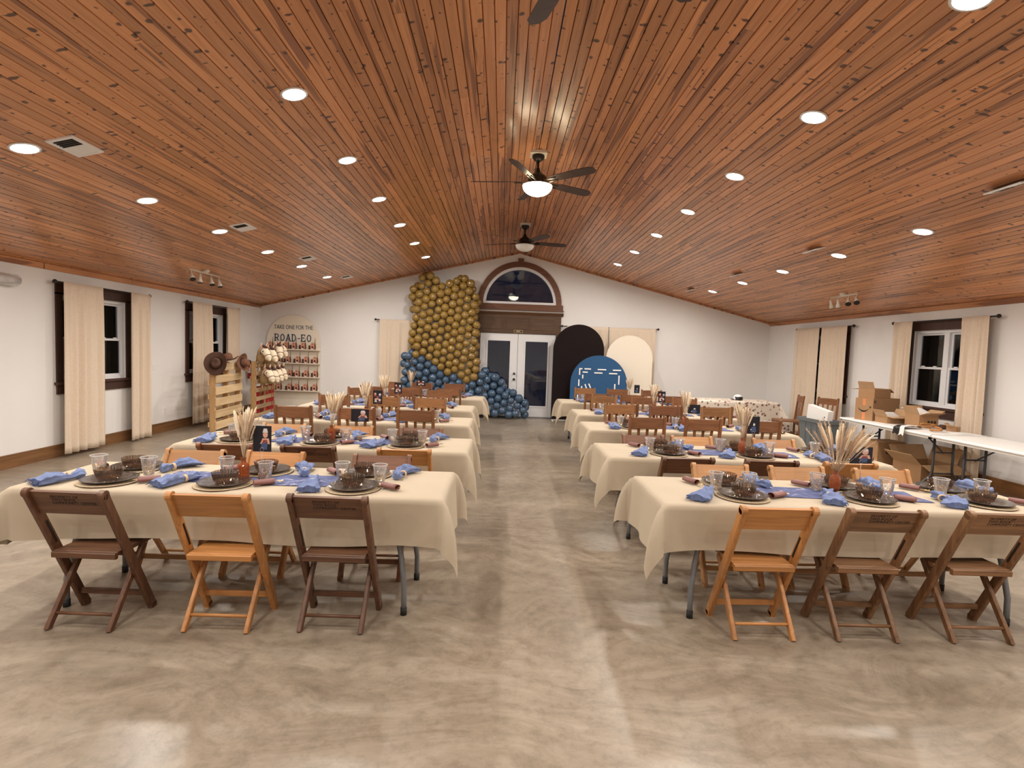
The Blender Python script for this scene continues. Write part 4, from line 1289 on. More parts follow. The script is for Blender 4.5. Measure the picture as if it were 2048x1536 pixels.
for sx in (-1, 1):
    for i in range(5):
        x, y = TX[sx][i], TY[sx][i]
        vx = {(-1, 0): -1.945, (1, 0): 1.89, (-1, 1): -1.87, (1, 1): 1.865, (-1, 2): -1.97, (1, 2): 1.89, (-1, 3): -2.07, (1, 3): 1.93, (-1, 4): -1.99, (1, 4): 2.0}[(sx, i)]
        vy = y - .06 if i == 0 and sx < 0 else y + (.045 if i == 0 else -.02)
        k = 0 if sx < 0 else 1
        zt = TOP + .003
        if k not in VU: VU.add(k); o = V[k]; o.location = (vx, vy, zt)
        else: o = dup(V[k], (vx, vy, zt), 0)
        tag(o, 'small fluted amber glass bud vase on the ' + tname(sx, i), 'vase', 'amber vases')
        wide = {(-1, 0): .20, (1, 0): .56, (-1, 1): .28, (1, 1): .22}.get((sx, i), .20)
        num = {(-1, 0): 34, (1, 0): 52, (-1, 1): 36, (1, 1): 30}.get((sx, i), 22)
        g = bunch(vx, vy, zt + .105, num, wide, .385 if (sx, i) == (1, 0) else .36, 20 + i * 2 + (sx > 0), .10 if (sx, i) in ((-1, 1), (1, 0)) else 0, .6 if (sx, i) == (1, 0) else .15)
        tag(g, 'bunch of dried pampas grass in amber vase, ' + tname(sx, i), 'dried grass', 'dried grass bunches')
        w, h, kd, dx, dy = PH[(sx, i)]
        hx_, hy_ = vx + dx, vy + dy + .05
        o = HB if not hbu else dup(HB); hbu = True
        o.location = (hx_, hy_, zt); o.rotation_euler = (0, 0, 0)
        tag(o, 'cork and wire photo holder on the ' + tname(sx, i), 'photo holder', 'wire photo holders')
        what = {0: 'photo of a seated child in a hat', 1: 'dark portrait photo', 2: 'dark photo with several small figures'}[kd]
        photo((hx_, hy_ + .003, zt + .170), rnd.uniform(-.1, .1), w, h, kd, '%s on wire holder, %s' % (what, tname(sx, i)))

# ================================================================= BALLOON BOOT
boot = empty('balloon_boot', (-1.4, 12.66, 0))
tag(boot, 'cowboy-boot shaped balloon wall, mustard shaft and slate-blue sole, beside the doors', 'balloon wall')
GOLD = [(-2.53, 1.50), (-2.53, 2.85), (-2.48, 3.10), (-2.32, 3.30), (-2.05, 3.36), (-1.86, 3.22), (-1.70, 3.10), (-1.50, 3.24), (-1.32, 3.34), (-1.12, 3.20), (-.98, 2.95), (-.95, 2.4), (-.97, 1.75), (-.90, 1.20), (-.98, .92), (-1.12, .85), (-1.30, 1.0), (-1.62, .97), (-1.95, 1.18), (-2.25, 1.42)]
BLUE = [(-2.72, 1.48), (-2.72, .06), (.26, .06), (.32, .24), (.26, .52), (-.02, .62), (-.25, .78), (-.5, 1.02), (-.86, 1.18), (-.98, .92), (-1.12, .85), (-1.30, 1.0), (-1.62, .97), (-1.95, 1.18), (-2.25, 1.42), (-2.50, 1.55)]
def inside(p, poly):
    c = False
    for i in range(len(poly)):
        (x1, y1), (x2, y2) = poly[i - 1], poly[i]
        if (y1 > p[1]) != (y2 > p[1]) and p[0] < (x2 - x1) * (p[1] - y1) / (y2 - y1) + x1: c = not c
    return c
bal = {}
for nm in ('gold', 'blue'):
    b = MB()
    b.lathe([(0, -1.0)] + [(math.sin(t) * (1 if t > .5 else .98), -math.cos(t)) for t in [PI * k / 10 for k in range(1, 10)]] + [(0, 1.0)], 16)
    b.lathe([(.02, .98), (.05, 1.03), (.10, 1.10), (0, 1.10)], 8)
    bal[nm] = b.mesh('balloon', M['gold_balloon' if nm == 'gold' else 'blue_balloon'])
rb = random.Random(3)
pitch, rot = .186, math.radians(21)
frame_pts = 0
for layer in range(2):
    for i in range(-30, 31):
        for j in range(-30, 31):
            x = (i + .5 * (j % 2)) * pitch + layer * .09; z = j * pitch * .866 + layer * .05
            X = x * math.cos(rot) - z * math.sin(rot) - 1.4; Z = x * math.sin(rot) + z * math.cos(rot) + 1.5
            X += rb.uniform(-.012, .012); Z += rb.uniform(-.012, .012)
            nm = 'gold' if inside((X, Z), GOLD) else ('blue' if inside((X, Z), BLUE) else None)
            if nm is None: continue
            rad = rb.uniform(.087, .104)
            if Z < rad + .005: Z = rad + .008
            if layer == 1:
                # only the back layer that shows round the outline
                poly = GOLD if nm == 'gold' else BLUE
                if all(inside((X + dx, Z + dz), GOLD) or inside((X + dx, Z + dz), BLUE) for dx, dz in ((.17, 0), (-.17, 0), (0, .17), (.12, .12), (-.12, .12))): continue
            o = link('balloon', bal[nm], boot)
            o.location = (X + 1.4, (.0 if layer == 0 else .13) + rb.uniform(-.015, .015), Z)
            o.scale = (rad, rad, rad)
            o.rotation_euler = (PI / 2 + PI + rb.uniform(-.5, .5), rb.uniform(-.4, .4), 0)
b = MB()
for z in (.02, .75, 1.35): b.tube([(-1.2 + (.2 if z > 1 else 0), .24, z), (1.5 if z < .1 else (.9 if z < 1 else .3), .24, z)], .008, 6)
for x in (-1.0, -.2, .4): b.tube([(x, .24, .02), (x, .24, 3.1 if x < .3 else 1.5)], .008, 6)
for x in (-1.0, .4): b.tube([(x, .02, .008), (x, .30, .008)], .008, 6)
b.build('mesh_frame', M['black'], boot)

# ================================================================= FABRIC ARCHES
def arch(name, cx, y, w, h, mat, label, rz=0.0):
    r = empty(name, (cx, y, 0), rz); tag(r, label, 'arch backdrop', 'arched fabric backdrops')
    R_ = w / 2
    poly = [(-R_, .03), (R_, .03)] + [(R_ * math.cos(PI * k / 28), h - R_ + R_ * math.sin(PI * k / 28)) for k in range(29)]
    poly = [q for k, q in enumerate(poly) if k == 0 or (abs(q[0] - poly[k - 1][0]) + abs(q[1] - poly[k - 1][1])) > 1e-5]
    b = MB(); b.prism(poly, lambda x, z: (x, -.015, z), (0, .03, 0)); b.build('fabric_cover', mat, r)
    b = MB()
    for s_ in (-1, 1):
        b.tube([(s_ * (R_ - .03), -.22, .012), (s_ * (R_ - .03), .16, .012)], .012, 8)
    b.tube([(-R_ + .03, 0, .012), (R_ - .03, 0, .012)], .011, 8); b.build('base_frame', M['white'], r)
    return r
arch('arch_backdrop', 1.46, 12.72, 1.21, 2.30, M['arch_black'], 'tall black fabric arch backdrop beside the white doors')
arch('arch_backdrop', 2.66, 12.66, 1.105, 2.08, M['arch_cream'], 'cream fabric arch backdrop in front of the beige curtains')
blue = arch('arch_backdrop', 1.91, 12.40, 1.32, 1.585, M['arch_blue'], 'low blue fabric arch backdrop with white foam strips stuck on')
# (px offsets measured on the blue panel: x from centre, z, length, angle)
ST = [(-.42, 1.265, .05, 0), (-.455, 1.20, .16, 90), (-.27, 1.265, .15, 0), (.06, 1.26, .20, 0), (.41, 1.255, .19, 0), (-.325, 1.19, .12, 0), (-.02, 1.18, .19, 0), (.325, 1.175, .19, 0),
      (-.38, 1.085, .09, 90), (-.465, .94, .15, 90), (-.395, .79, .15, 90), (-.48, .60, .12, 90), (-.30, .86, .11, -70), (-.21, .875, .11, -66), (.255, .755, .12, 58), (.375, .865, .14, 90), (.465, 1.03, .21, 90)]
for (x, z, ln, a) in ST:
    b = MB(); b.box((0, 0, 0), (ln, .012, .028), 0, RY(-math.radians(a)))
    o = b.build('foam_strip', M['foam'], blue); o.location = (x, -.021, z)

# ================================================================= SIGN BOARD, SHELVES, FAVOURS
SX, SY = -5.388, 13.045
r = empty('arch_sign', (SX, SY, 0)); tag(r, 'cream arched sign board reading TAKE ONE FOR THE ROAD-EO with shelves', 'sign')
R_ = .64
poly = [(-R_, .0), (R_, .0)] + [(R_ * math.cos(PI * k / 30), 1.66 + R_ * math.sin(PI * k / 30)) for k in range(31)]
b = MB(); b.prism(poly, lambda x, z: (x, 0, z), (0, .03, 0)); b.build('board', M['sign'], r)
tm = text_mesh('TAKE ONE FOR THE', .138, M['signink'], .0015, 'CENTER')
o = link('small_lettering', tm, r); o.location = (0, -.003, 1.96); o.rotation_euler = (PI / 2, 0, 0); o.scale = (.74, 1, 1)
# typewriter slab letters built from strokes
LB = MB(); hgt, wid, st = .175, .115, .024
def stroke(x0, z0, x1, z1, w=st): LB.bar((x0, 0, z0), (x1, 0, z1), w, .004, side=(z1 - z0, 0, -(x1 - x0)) if (x1 - x0 or z1 - z0) else (1, 0, 0), ch=0)
def serif(x, z, w=.046): stroke(x - w / 2, z, x + w / 2, z, .016)
def arcs(cx, cz, rx, rz_, a0, a1, w=st, n=12):
    vs, fs = [], []
    for k in range(n + 1):
        t = math.radians(a0 + (a1 - a0) * k / n)
        for q in (1, -1):
            vs.append((cx + (rx + q * w / 2) * math.cos(t), -.002, cz + (rz_ + q * w / 2) * math.sin(t)))
    for k in range(n): fs.append((2 * k, 2 * k + 1, 2 * k + 3, 2 * k + 2))
    LB.add(vs, fs)
xx = -.455
for ch in 'ROAD-EO':
    l, rgt, m_ = xx, xx + wid, xx + wid / 2
    if ch == 'R':
        stroke(l + .02, 0, l + .02, hgt); serif(l + .02, .008); serif(l + .012, hgt - .008, .04); stroke(l + .02, hgt - .010, l + .06, hgt - .010, .02); stroke(l + .02, hgt * .48, l + .06, hgt * .48, .02); arcs(l + .06, hgt * .71, .035, .040, -90, 90, .022); stroke(l + .055, hgt * .46, l + .105, .008, .022); serif(l + .105, .008, .034)
    elif ch == 'O': arcs(m_, hgt / 2, wid / 2 - .016, hgt / 2 - .012, 0, 360, .024, 24)
    elif ch == 'A': stroke(l + .012, 0, m_, hgt); stroke(rgt - .012, 0, m_, hgt); stroke(l + .03, hgt * .32, rgt - .03, hgt * .32, .018); serif(l + .012, .008, .04); serif(rgt - .012, .008, .04)
    elif ch == 'D': stroke(l + .02, 0, l + .02, hgt); serif(l + .015, .008, .04); serif(l + .015, hgt - .008, .04); stroke(l + .02, hgt - .011, l + .05, hgt - .011, .02); stroke(l + .02, .011, l + .05, .011, .02); arcs(l + .045, hgt / 2, .05, hgt / 2 - .011, -90, 90, .022)
    elif ch == '-': stroke(l + .012, hgt * .42, l + .068, hgt * .42, .02)
    elif ch == 'E': stroke(l + .02, 0, l + .02, hgt); stroke(l, .010, rgt - .015, .010, .02); stroke(l, hgt - .010, rgt - .015, hgt - .010, .02); stroke(l + .02, hgt * .52, rgt - .04, hgt * .52, .018); stroke(rgt - .02, 0, rgt - .02, .045, .014); stroke(rgt - .02, hgt - .045, rgt - .02, hgt, .014); stroke(rgt - .042, hgt * .4, rgt - .042, hgt * .64, .012)
    xx += (.085 if ch == '-' else wid + .022)
o = LB.build('large_lettering', M['signink'], r); o.location = (0, -.004, 1.665)
shelf_z = [1.485, 1.155, .825, .495]
for k, z in enumerate(shelf_z):
    b = MB(); b.rng(-.60, .645, -.115, 0, z - .022, z); b.build('shelf', M['sign'], r)
def favor_t():
    r = empty('favor_box')
    b = MB()
    poly = [(-.046, 0), (.046, 0), (.046, .115), (.022, .165), (-.022, .165), (-.046, .115)]
    b.prism(poly, lambda x, z: (x, -.03, z), (0, .004, 0)); b.build('front_card', M['favor_pink'], r)
    b = MB(); b.prism([(-.022, .004), (.022, .004)] + [(.022 * math.cos(PI * k / 8), .055 + .024 * math.sin(PI * k / 8)) for k in range(9)], lambda x, z: (x, -.0312, z), (0, .001, 0)); b.build('arch_opening', M['favor_hole'], r)
    b = MB(); b.ell((0, -.0305, .125), (.010, .002, .010), 10, 6); b.build('button', M['favor_hole'], r)
    b = MB(); b.rng(-.092, -.034, -.024, .02, 0, .095); b.build('side_box', M['favor_hole'], r)  # shadow side of the favour box, shade put into its dark colour
    b = MB(); b.tube([(.052, -.005, .0), (.056, -.005, .08), (.05, -.005, .15)], [.018, .020, .013], 8); b.tube([(.05, -.005, .14), (.058, -.005, .275)], [.006, .004], 6); b.build('stick', M['favor_brown'], r)
    b = MB(); b.rng(-.02, .012, -.036, -.0315, .002, .030); b.build('white_tag', M['paper'], r)
    return r
ft = favor_t(); used = False
rows = [(710, 880, 1050, 1220, 1420, 1630), (915, 1095, 1305, 1490, 1685), (940, 1140, 1295, 1490, 1690), (900, 1130, 1285, 1475, 1680)]
for k, z in enumerate(shelf_z):
    for q, px in enumerate(rows[k]):
        x = SX + ((480 + px / 10.97) - 588) * .01197
        o = ft if not used else dup(ft); used = True
        o.location = (x, SY - .064, z + .0015)
        tag(o, 'pink and brown favour box with stick, %s shelf from top, %s from the corner' % (ORD[k], ORD[q]), 'favour box', 'favour boxes on the sign shelves')

# ================================================================= PALLETS, HATS, STICK HORSES
def pallet(p0, p1, h, deck, label, nslat, gapf):
    p0, p1 = Vector((p0[0], p0[1], 0)), Vector((p1[0], p1[1], 0))
    d = p1 - p0; ln = d.length
    r = empty('wooden_pallet', p0, math.atan2(d.y, d.x)); tag(r, label, 'pallet', 'upright wooden pallets')
    # local: x along the face, y = behind the face, z up
    for x in (.025, ln / 2, ln - .025):
        b = MB(); b.bar((x, .07, 0), (x, .07, h - .02), .04, .10); b.build('stringer', M['stringer'], r)
    sw = h / nslat
    for k in range(nslat):
        z = sw * (k + .5)
        t = rnd.uniform(-.006, .006)
        b = MB(); b.bar((0, .010, z - t), (ln, .010, z + t), sw * gapf, .018, side=(0, 0, 1), ch=.08); b.build('slat', deck, r)
    for k in range(5):
        z = h * (k + .5) / 5
        b = MB(); b.bar((0, .13, z), (ln, .13, z), .09, .018, side=(0, 0, 1), ch=.08); b.build('back_slat', deck, r)
    return r
# the face looks towards the aisle (+x): run p0->p1 along +y puts local +y towards the wall
pallet((-5.37, 9.52), (-5.48, 10.70), 1.25, M['pallet'], 'pale wooden pallet stood on edge with brown hats on it', 6, .66)
pallet((-5.40, 11.15), (-5.50, 12.28), 1.24, M['pallet2'], 'wooden pallet stood on edge holding toy horse heads and red cloth', 7, .50)

def hat(loc, X, mat, label, s=1.0):
    r = empty('cowboy_hat', loc); tag(r, label, 'hat', 'brown felt hats')
    b = MB(); n = 36; rings = []
    for q, rad in enumerate((.085, .13, .17, .19)):
        for k in range(n):
            t = 2 * PI * k / n
            lift = ((rad - .085) / .105) ** 2 * (.075 * abs(math.cos(t)) ** 1.5 - .012 * abs(math.sin(t)))
            rings.append(Vector((rad * .95 * math.cos(t), rad * 1.12 * math.sin(t), lift)) * s)
    fs = [(q * n + k, q * n + (k + 1) % n, (q + 1) * n + (k + 1) % n, (q + 1) * n + k) for q in range(3) for k in range(n)]
    b.add([X @ v for v in rings], fs, 0, True)
    o = b.build('brim', mat, r); md = o.modifiers.new('thickness', 'SOLIDIFY'); md.thickness = .004
    b = MB(); vs = []
    prof = [(.088, 0), (.086, .03), (.082, .07), (.072, .105), (.05, .118), (.02, .098), (.0, .092)]
    for (rad, z) in prof:
        for k in range(n):
            t = 2 * PI * k / n
            pin = 1 - .16 * max(0, math.sin(t)) ** 4 * (z / .1) if z > .06 else 1
            zz = z - (.018 * abs(math.cos(t)) ** 6 if z > .1 else 0)
            vs.append(X @ (Vector((rad * .92 * math.cos(t) * pin, rad * 1.12 * math.sin(t), zz)) * s))
    b.add(vs, [(q * n + k, q * n + (k + 1) % n, (q + 1) * n + (k + 1) % n, (q + 1) * n + k) for q in range(len(prof) - 1) for k in range(n)], 0, True)
    b.build('crown', mat, r)
    b = MB(); b.add([X @ (Vector((rad * .92 * math.cos(2 * PI * k / n), rad * 1.12 * math.sin(2 * PI * k / n), z)) * s) for rad, z in ((.091, .004), (.089, .022)) for k in range(n)], [(k, (k + 1) % n, n + (k + 1) % n, n + k) for k in range(n)], 0, True); b.build('hat_band', M['hatband'], r)
hat((-5.36, 9.50, 1.215), RZ(.25) @ RX(math.radians(78)), M['felt'], 'dark brown felt hat hung on the end of the pale pallet', 1.0)
hat((-5.42, 10.02, 1.275), RZ(.1) @ RX(math.radians(8)), M['felt2'], 'brown felt hat lying on top of the pale pallet', 1.0)
hat((-5.38, 10.50, 1.20), RZ(.0) @ RY(math.radians(80)), M['felt2'], 'reddish brown felt hat hung on the far end of pale pallet', 1.0)

def horse_t():
    r = empty('toy_horse_head')
    pts = [(-.03, 0, -.14), (-.03, 0, -.04), (-.01, 0, .05), (.045, 0, .095), (.11, 0, .075), (.17, 0, .035), (.215, 0, .005), (.235, 0, -.008)]
    rad = [.066, .074, .084, .086, .076, .064, .062, .036]
    b = MB(); b.tube(pts[:4], rad[:4], 14); b.build('neck', M['plush_neck'], r)
    b = MB(); b.tube(pts[2:], rad[2:], 14); b.ell((.233, 0, -.006), .038, 10, 7); b.build('face', M['plush'], r)
    for s_ in (-1, 1):
        b = MB(); b.tube([(.0, s_ * .045, .14), (.0, s_ * .055, .19), (.004, s_ * .060, .245)], [.026, .022, .003], 8, flat=.6); ear = b.build('ear', M['plush'], r)
        b = MB(); b.tube([(.016, s_ * .047, .145), (.016, s_ * .056, .19), (.012, s_ * .060, .235)], [.013, .012, .002], 6, flat=.5); b.build('ear_lining', M['plush_pink'], ear)
        b = MB(); b.ell((.105, s_ * .066, .105), (.015, .012, .017), 10, 7); b.build('eye', M['black'], r)
        b = MB(); b.ell((.240, s_ * .018, .006), (.006, .006, .004), 8, 5); b.build('nostril', M['bridle'], r)
    b = MB()
    for k in range(9):
        t = k / 8; p = Vector((-.07 + .06 * t, 0, -.13 + .28 * t)); b.ell(p, (.042, .040, .040), 8, 6)
    b.ell((.045, 0, .175), (.055, .042, .026), 8, 6); b.ell((.0, 0, .17), (.05, .045, .035), 8, 6); b.build('mane', M['mane'], r)
    b = MB()
    for (c, n_, rr_) in (((.175, 0, .032), (.72, 0, -.5), .068), ((.055, 0, .094), (.95, 0, -.12), .089)):
        nn = Vector(n_).normalized(); a = Vector((0, 1, 0)); c2 = nn.cross(a)
        b.tube([Vector(c) + (a * math.cos(2 * PI * k / 18) + c2 * math.sin(2 * PI * k / 18)) * rr_ for k in range(18)], .0055, 6, closed=True)
    for s_ in (-1, 1): b.tube([(.06, s_ * .087, .07), (.12, s_ * .078, .045), (.178, s_ * .066, .022)], .006, 6)
    b.build('bridle', M['bridle'], r)
    b = MB(); b.cyl((-.03, 0, -.34), (-.03, 0, -.10), .012); b.build('stick', M['stringer'], r)
    return r
ht = horse_t(); used = False
HP = [((-5.30, 11.18, 1.43), -.55, 'upper row, pallet-end toy'), ((-5.30, 11.52, 1.40), -.60, 'upper row, second toy'), ((-5.28, 11.92, 1.475), -.95, 'upper row, third toy'), ((-5.38, 12.22, 1.50), -.55, 'upper row, last toy'),
      ((-5.255, 11.32, .99), -.55, 'lower row, pallet-end toy'), ((-5.255, 11.58, .97), -.60, 'lower row, second toy'), ((-5.27, 11.84, .985), -.62, 'lower row, third toy'), ((-5.29, 12.10, 1.0), -.60, 'lower row, last toy')]
for (p, rz, w_) in HP:
    o = ht if not used else dup(ht); used = True
    o.location = (p[0], p[1] - (.10 if p[2] < 1.2 else .03), p[2] - .075); o.rotation_euler = (0, .30, rz)
    o.scale = (1.08, 1.08, 1.08)
    tag(o, 'cream plush toy horse head with brown mane and bridle, ' + w_, 'toy horse', 'toy horses on the pallet')
for k, (y, z) in enumerate([(11.35, .62), (11.75, .60), (12.05, .62)]):
    b = MB()
    b.grid(lambda u, v: (-5.475 - .01 * k - .0 + .012 * math.sin(u * 11 + k), y - .145 + .29 * u, z - .55 + .62 * v), 16, 8)
    o = b.build('red_bandana', M['redcloth']); md = o.modifiers.new('t', 'SOLIDIFY'); md.thickness = .004
    tag(o, 'red bandana cloth hung inside the toy-horse pallet, %s from the hats' % ORD[k], 'bandana', 'red bandanas')

# ================================================================= WALL FITTINGS
r = empty('fire_extinguisher', (-6.11, 12.40, .78)); tag(r, 'red fire extinguisher hung on the wall between the pallets', 'extinguisher')
b = MB(); b.lathe([(0, 0), (.062, 0), (.066, .01), (.066, .27), (.055, .31), (.025, .34), (.022, .36), (0, .36)], 20); b.build('cylinder', M['extred'], r)
b = MB(); b.lathe([(.067, .13), (.0675, .132), (.0675, .24), (.067, .242)], 20); b.build('label_band', M['paper'], r)
b = MB(); b.cyl((0, 0, .355), (0, 0, .40), .016); b.bar((-.0, .015, .40), (.0, -.10, .43), .022, .012); b.bar((0, .015, .385), (0, -.09, .37), .02, .01); b.build('valve_handle', M['black'], r)
b = MB(); b.tube([(0, -.02, .375), (.03, -.06, .33), (.05, -.075, .2), (.05, -.07, .1)], .009, 8); b.build('hose', M['black'], r)
b = MB(); b.rng(-.10, -.067, -.03, .03, .15, .36); b.build('bracket', M['black'], r)

def plateplug(name, y, z, label, cat, toggle):
    r = empty(name, (-W, y, z)); tag(r, label, cat)
    b = MB(); b.rng(0, .006, -.036, .036, -.058, .058); b.build('cover_plate', M['white'], r)
    if toggle: b = MB(); b.bar((.005, 0, -.004), (.018, 0, .006), .010, .010, side=(0, 1, 0)); b.build('toggle', M['white'], r)
    else:
        for s_ in (-1, 1): b = MB(); b.rng(.006, .008, -.017, .017, s_ * .022 - .015, s_ * .022 + .015); b.build('socket', M['white_metal'], r)
plateplug('light_switch', 9.12, 1.15, 'white light switch on pallet-side wall between the windows', 'light switch', True)
plateplug('wall_outlet', 9.42, .36, 'white power outlet low on pallet-side wall between the windows', 'outlet', False)
r = empty('emergency_light', (-W, 6.30, 2.24)); tag(r, 'white wall-mounted emergency light in clear guard high on wall', 'emergency light')
b = MB(); b.rng(0, .05, -.16, .22, -.03, .03); b.build('housing', M['white'], r)
b = MB(); b.tube([(.05, -.20, 0), (.05, -.18, 0), (.05, .24, 0), (.05, .265, 0)], [.03, .072, .072, .035], 14); b.build('clear_guard', M['cuprim'], r)
for s_ in (-.08, .14): b = MB(); b.ell((.06, s_, 0), (.03, .05, .045), 12, 8); b.build('lamp_head', M['white'], r)
r = empty('exit_sign', (dc, YB - .032, 2.068)); tag(r, 'small framed EXIT sign fixed above the double doors', 'sign')
b = MB(); b.rng(-.11, .11, -.008, 0, 0, .066); b.build('frame', M['brass'], r)
b = MB(); b.rng(-.10, .10, -.0095, -.008, .008, .058); b.build('face', M['header'], r)
o = link('lettering', text_mesh('EXIT', .045, M['paper'], .0006, 'CENTER'), r); o.location = (0, -.0102, .018); o.rotation_euler = (PI / 2, 0, 0)
for s_ in (-1, 1): b = MB(); b.ell((s_ * .075, -.0098, .033), (.018, .001, .009), 10, 6); b.build('screw_plate', M['black'], r)

# ================================================================= FLORAL TABLE AND CAP
FX0, FX1, FY0, FY1 = 3.05, 5.33, 10.78, 11.52
r = empty('buffet_table', ((FX0 + FX1) / 2, (FY0 + FY1) / 2, 0)); tag(r, 'folding table under the floral cloth by the gable corner', 'folding table')
hx, hy = (FX1 - FX0) / 2, (FY1 - FY0) / 2
b = MB(); b.rng(-hx + .01, hx - .01, -hy + .01, hy - .01, .70, .745); b.build('tabletop', M['hdpe'], r)
for sx in (-1, 1):
    for sy in (-1, 1): b = MB(); b.cyl((sx * (hx - .25), sy * .24, 0), (sx * (hx - .25), sy * .24, .70), .015); b.build('leg', M['grey'], r)
b = MB()
def fcl(u, v):
    o = .60
    x = -hx - o + (2 * hx + 2 * o) * u; y = -hy - o + (2 * hy + 2 * o) * v
    du, dv = max(0, abs(x) - hx), max(0, abs(y) - hy)
    sx, sy = (1 if x > 0 else -1), (1 if y > 0 else -1)
    cx, cy = max(-hx, min(hx, x)), max(-hy, min(hy, y))
    dn = max(du, dv) if (du > 0 and dv > 0) else du + dv
    f = .018 * math.sin(x * 11 + y * 9) * min(1, dn * 2)
    if du > 0 and dv > 0: k = min(du, dv) * .45; return (cx + sx * (k + .01 + f), cy + sy * (k + .01), .752 - dn)
    return (cx + sx * (.01 + f if du else 0), cy + sy * (.01 + f if dv else 0), .752 - dn)
b.grid(fcl, 90, 50)
o = b.build('floral_tablecloth', M['floral'], None, ((FX0 + FX1) / 2, (FY0 + FY1) / 2, 0)); tag(o, 'cream tablecloth printed with small dark flowers near gable corner', 'tablecloth')
r = empty('trucker_cap', (4.62, 11.12, .7585), 2.6); tag(r, 'white and black cap lying on the floral tablecloth', 'cap')
b = MB(); b.lathe([(.092, 0), (.094, .03), (.085, .07), (.055, .10), (.02, .113), (0, .115)], 22); b.build('crown', M['paper'], r)
b = MB(); vs = [];
b.grid(lambda u, v: (math.cos((u - .5) * 2.2) * (.085 + .075 * v), math.sin((u - .5) * 2.2) * (.09 + .01 * v), .012 - .018 * v + .03 * v * (1 - (2 * u - 1) ** 2)), 12, 4); b.build('visor', M['black'], r)
b = MB(); b.lathe([(.094, .002), (.096, .03), (.088, .07)], 22); b2 = b.build('mesh_back', M['black'], r); b2.scale = (.99, 1.0, 1.0); b2.location = (-.004, 0, 0)

# ================================================================= WHITE TABLES, BOXES, BIN
def plain_table(x0, x1, y0, y1, label, legs):
    cx, cy = (x0 + x1) / 2, (y0 + y1) / 2
    r = empty('white_folding_table', (cx, cy, 0)); tag(r, label, 'folding table', 'bare white folding tables')
    hx, hy = (x1 - x0) / 2, (y1 - y0) / 2
    b = MB(); b.bar((0, -hy, .724), (0, hy, .724), 2 * hx, .036, ch=.35); b.build('tabletop', M['hdpe'], r)
    b = MB(); e = .02
    for xa, xb, ya, yb in ((-hx + e, -hx + e + .03, -hy + e, hy - e), (hx - e - .03, hx - e, -hy + e, hy - e), (-hx + e, hx - e, -hy + e, -hy + e + .03), (-hx + e, hx - e, hy - e - .03, hy - e)): b.rng(xa, xb, ya, yb, .685, .708)
    b.build('skirt', M['hdpe'], r)
    for s_ in (-1, 1):
        y = s_ * (hy - .22)
        for q in (-1, 1):
            b = MB(); b.tube([(q * .13, y, .70), (q * .13, y, .24), (q * .15, y, .17), (q * (hx - .07), y, .035), (q * (hx - .045), y, .018)], .0155, 9); lg = b.build('leg', M['greydark'], r)
            b = MB(); b.cyl((q * (hx - .075), y, .016), (q * (hx - .02), y, .016), .016, n=10); b.build('foot_cap', M['rubber'], lg)
        b = MB(); b.tube([(-.14, y, .20), (.14, y, .20)], .012, 8); b.tube([(-.13, y, .48), (.13, y, .48)], .010, 8); b.build('crossbar', M['greydark'], r)
        b = MB(); b.tube([(0, y, .47), (0, y - s_ * .36, .70)], .010, 8); b.build('brace', M['greydark'], r)
    return r
plain_table(5.08, 5.84, 6.62, 8.44, 'bare white folding table crowded with boxes and papers', 0)
plain_table(5.05, 5.81, 4.15, 6.56, 'long bare white folding table next to the box-covered one', 0)
TT = .743

def carton(loc, rz, sx_, sy_, h, label, flaps, open_=True, mat=None, extra=None):
    """cardboard box; flaps: {'+x': angle from vertical outward in degrees,...}"""
    r = empty('cardboard_box', loc, rz); tag(r, label, 'box', 'cardboard boxes')
    t = .005; hx, hy = sx_ / 2, sy_ / 2
    mt = mat or M['card']
    b = MB(); b.rng(-hx, hx, -hy, hy, 0, t); b.rng(-hx, hx, -hy, -hy + t, t, h); b.rng(-hx, hx, hy - t, hy, t, h); b.rng(-hx, -hx + t, -hy + t, hy - t, t, h); b.rng(hx - t, hx, -hy + t, hy - t, t, h)
    b.build('body', mt, r)
    if not open_:
        b = MB(); b.rng(-hx, hx, -hy, -.001, h, h + t); b.build('top_flap', mt, r)
        b = MB(); b.rng(-hx, hx, .001, hy, h, h + t); b.build('top_flap', mt, r)
    for k, a in flaps.items():
        a = math.radians(a)
        ln = (sy_ if 'x' in k else sx_) / 2 if min(sx_, sy_) > 0 else .1
        ln = min(sx_, sy_) / 2
        b = MB(); s_ = 1 if k[0] == '+' else -1
        if k[1] == 'x': b.box((s_ * (hx - t / 2) + s_ * math.sin(a) * ln / 2, 0, h + math.cos(a) * ln / 2), (t, sy_ - .01, ln), 0, RY(s_ * a))
        else: b.box((0, s_ * (hy - t / 2) + s_ * math.sin(a) * ln / 2, h + math.cos(a) * ln / 2), (sx_ - .01, t, ln), 0, RX(-s_ * a))
        b.build('flap', M['card2'], r)
    return r
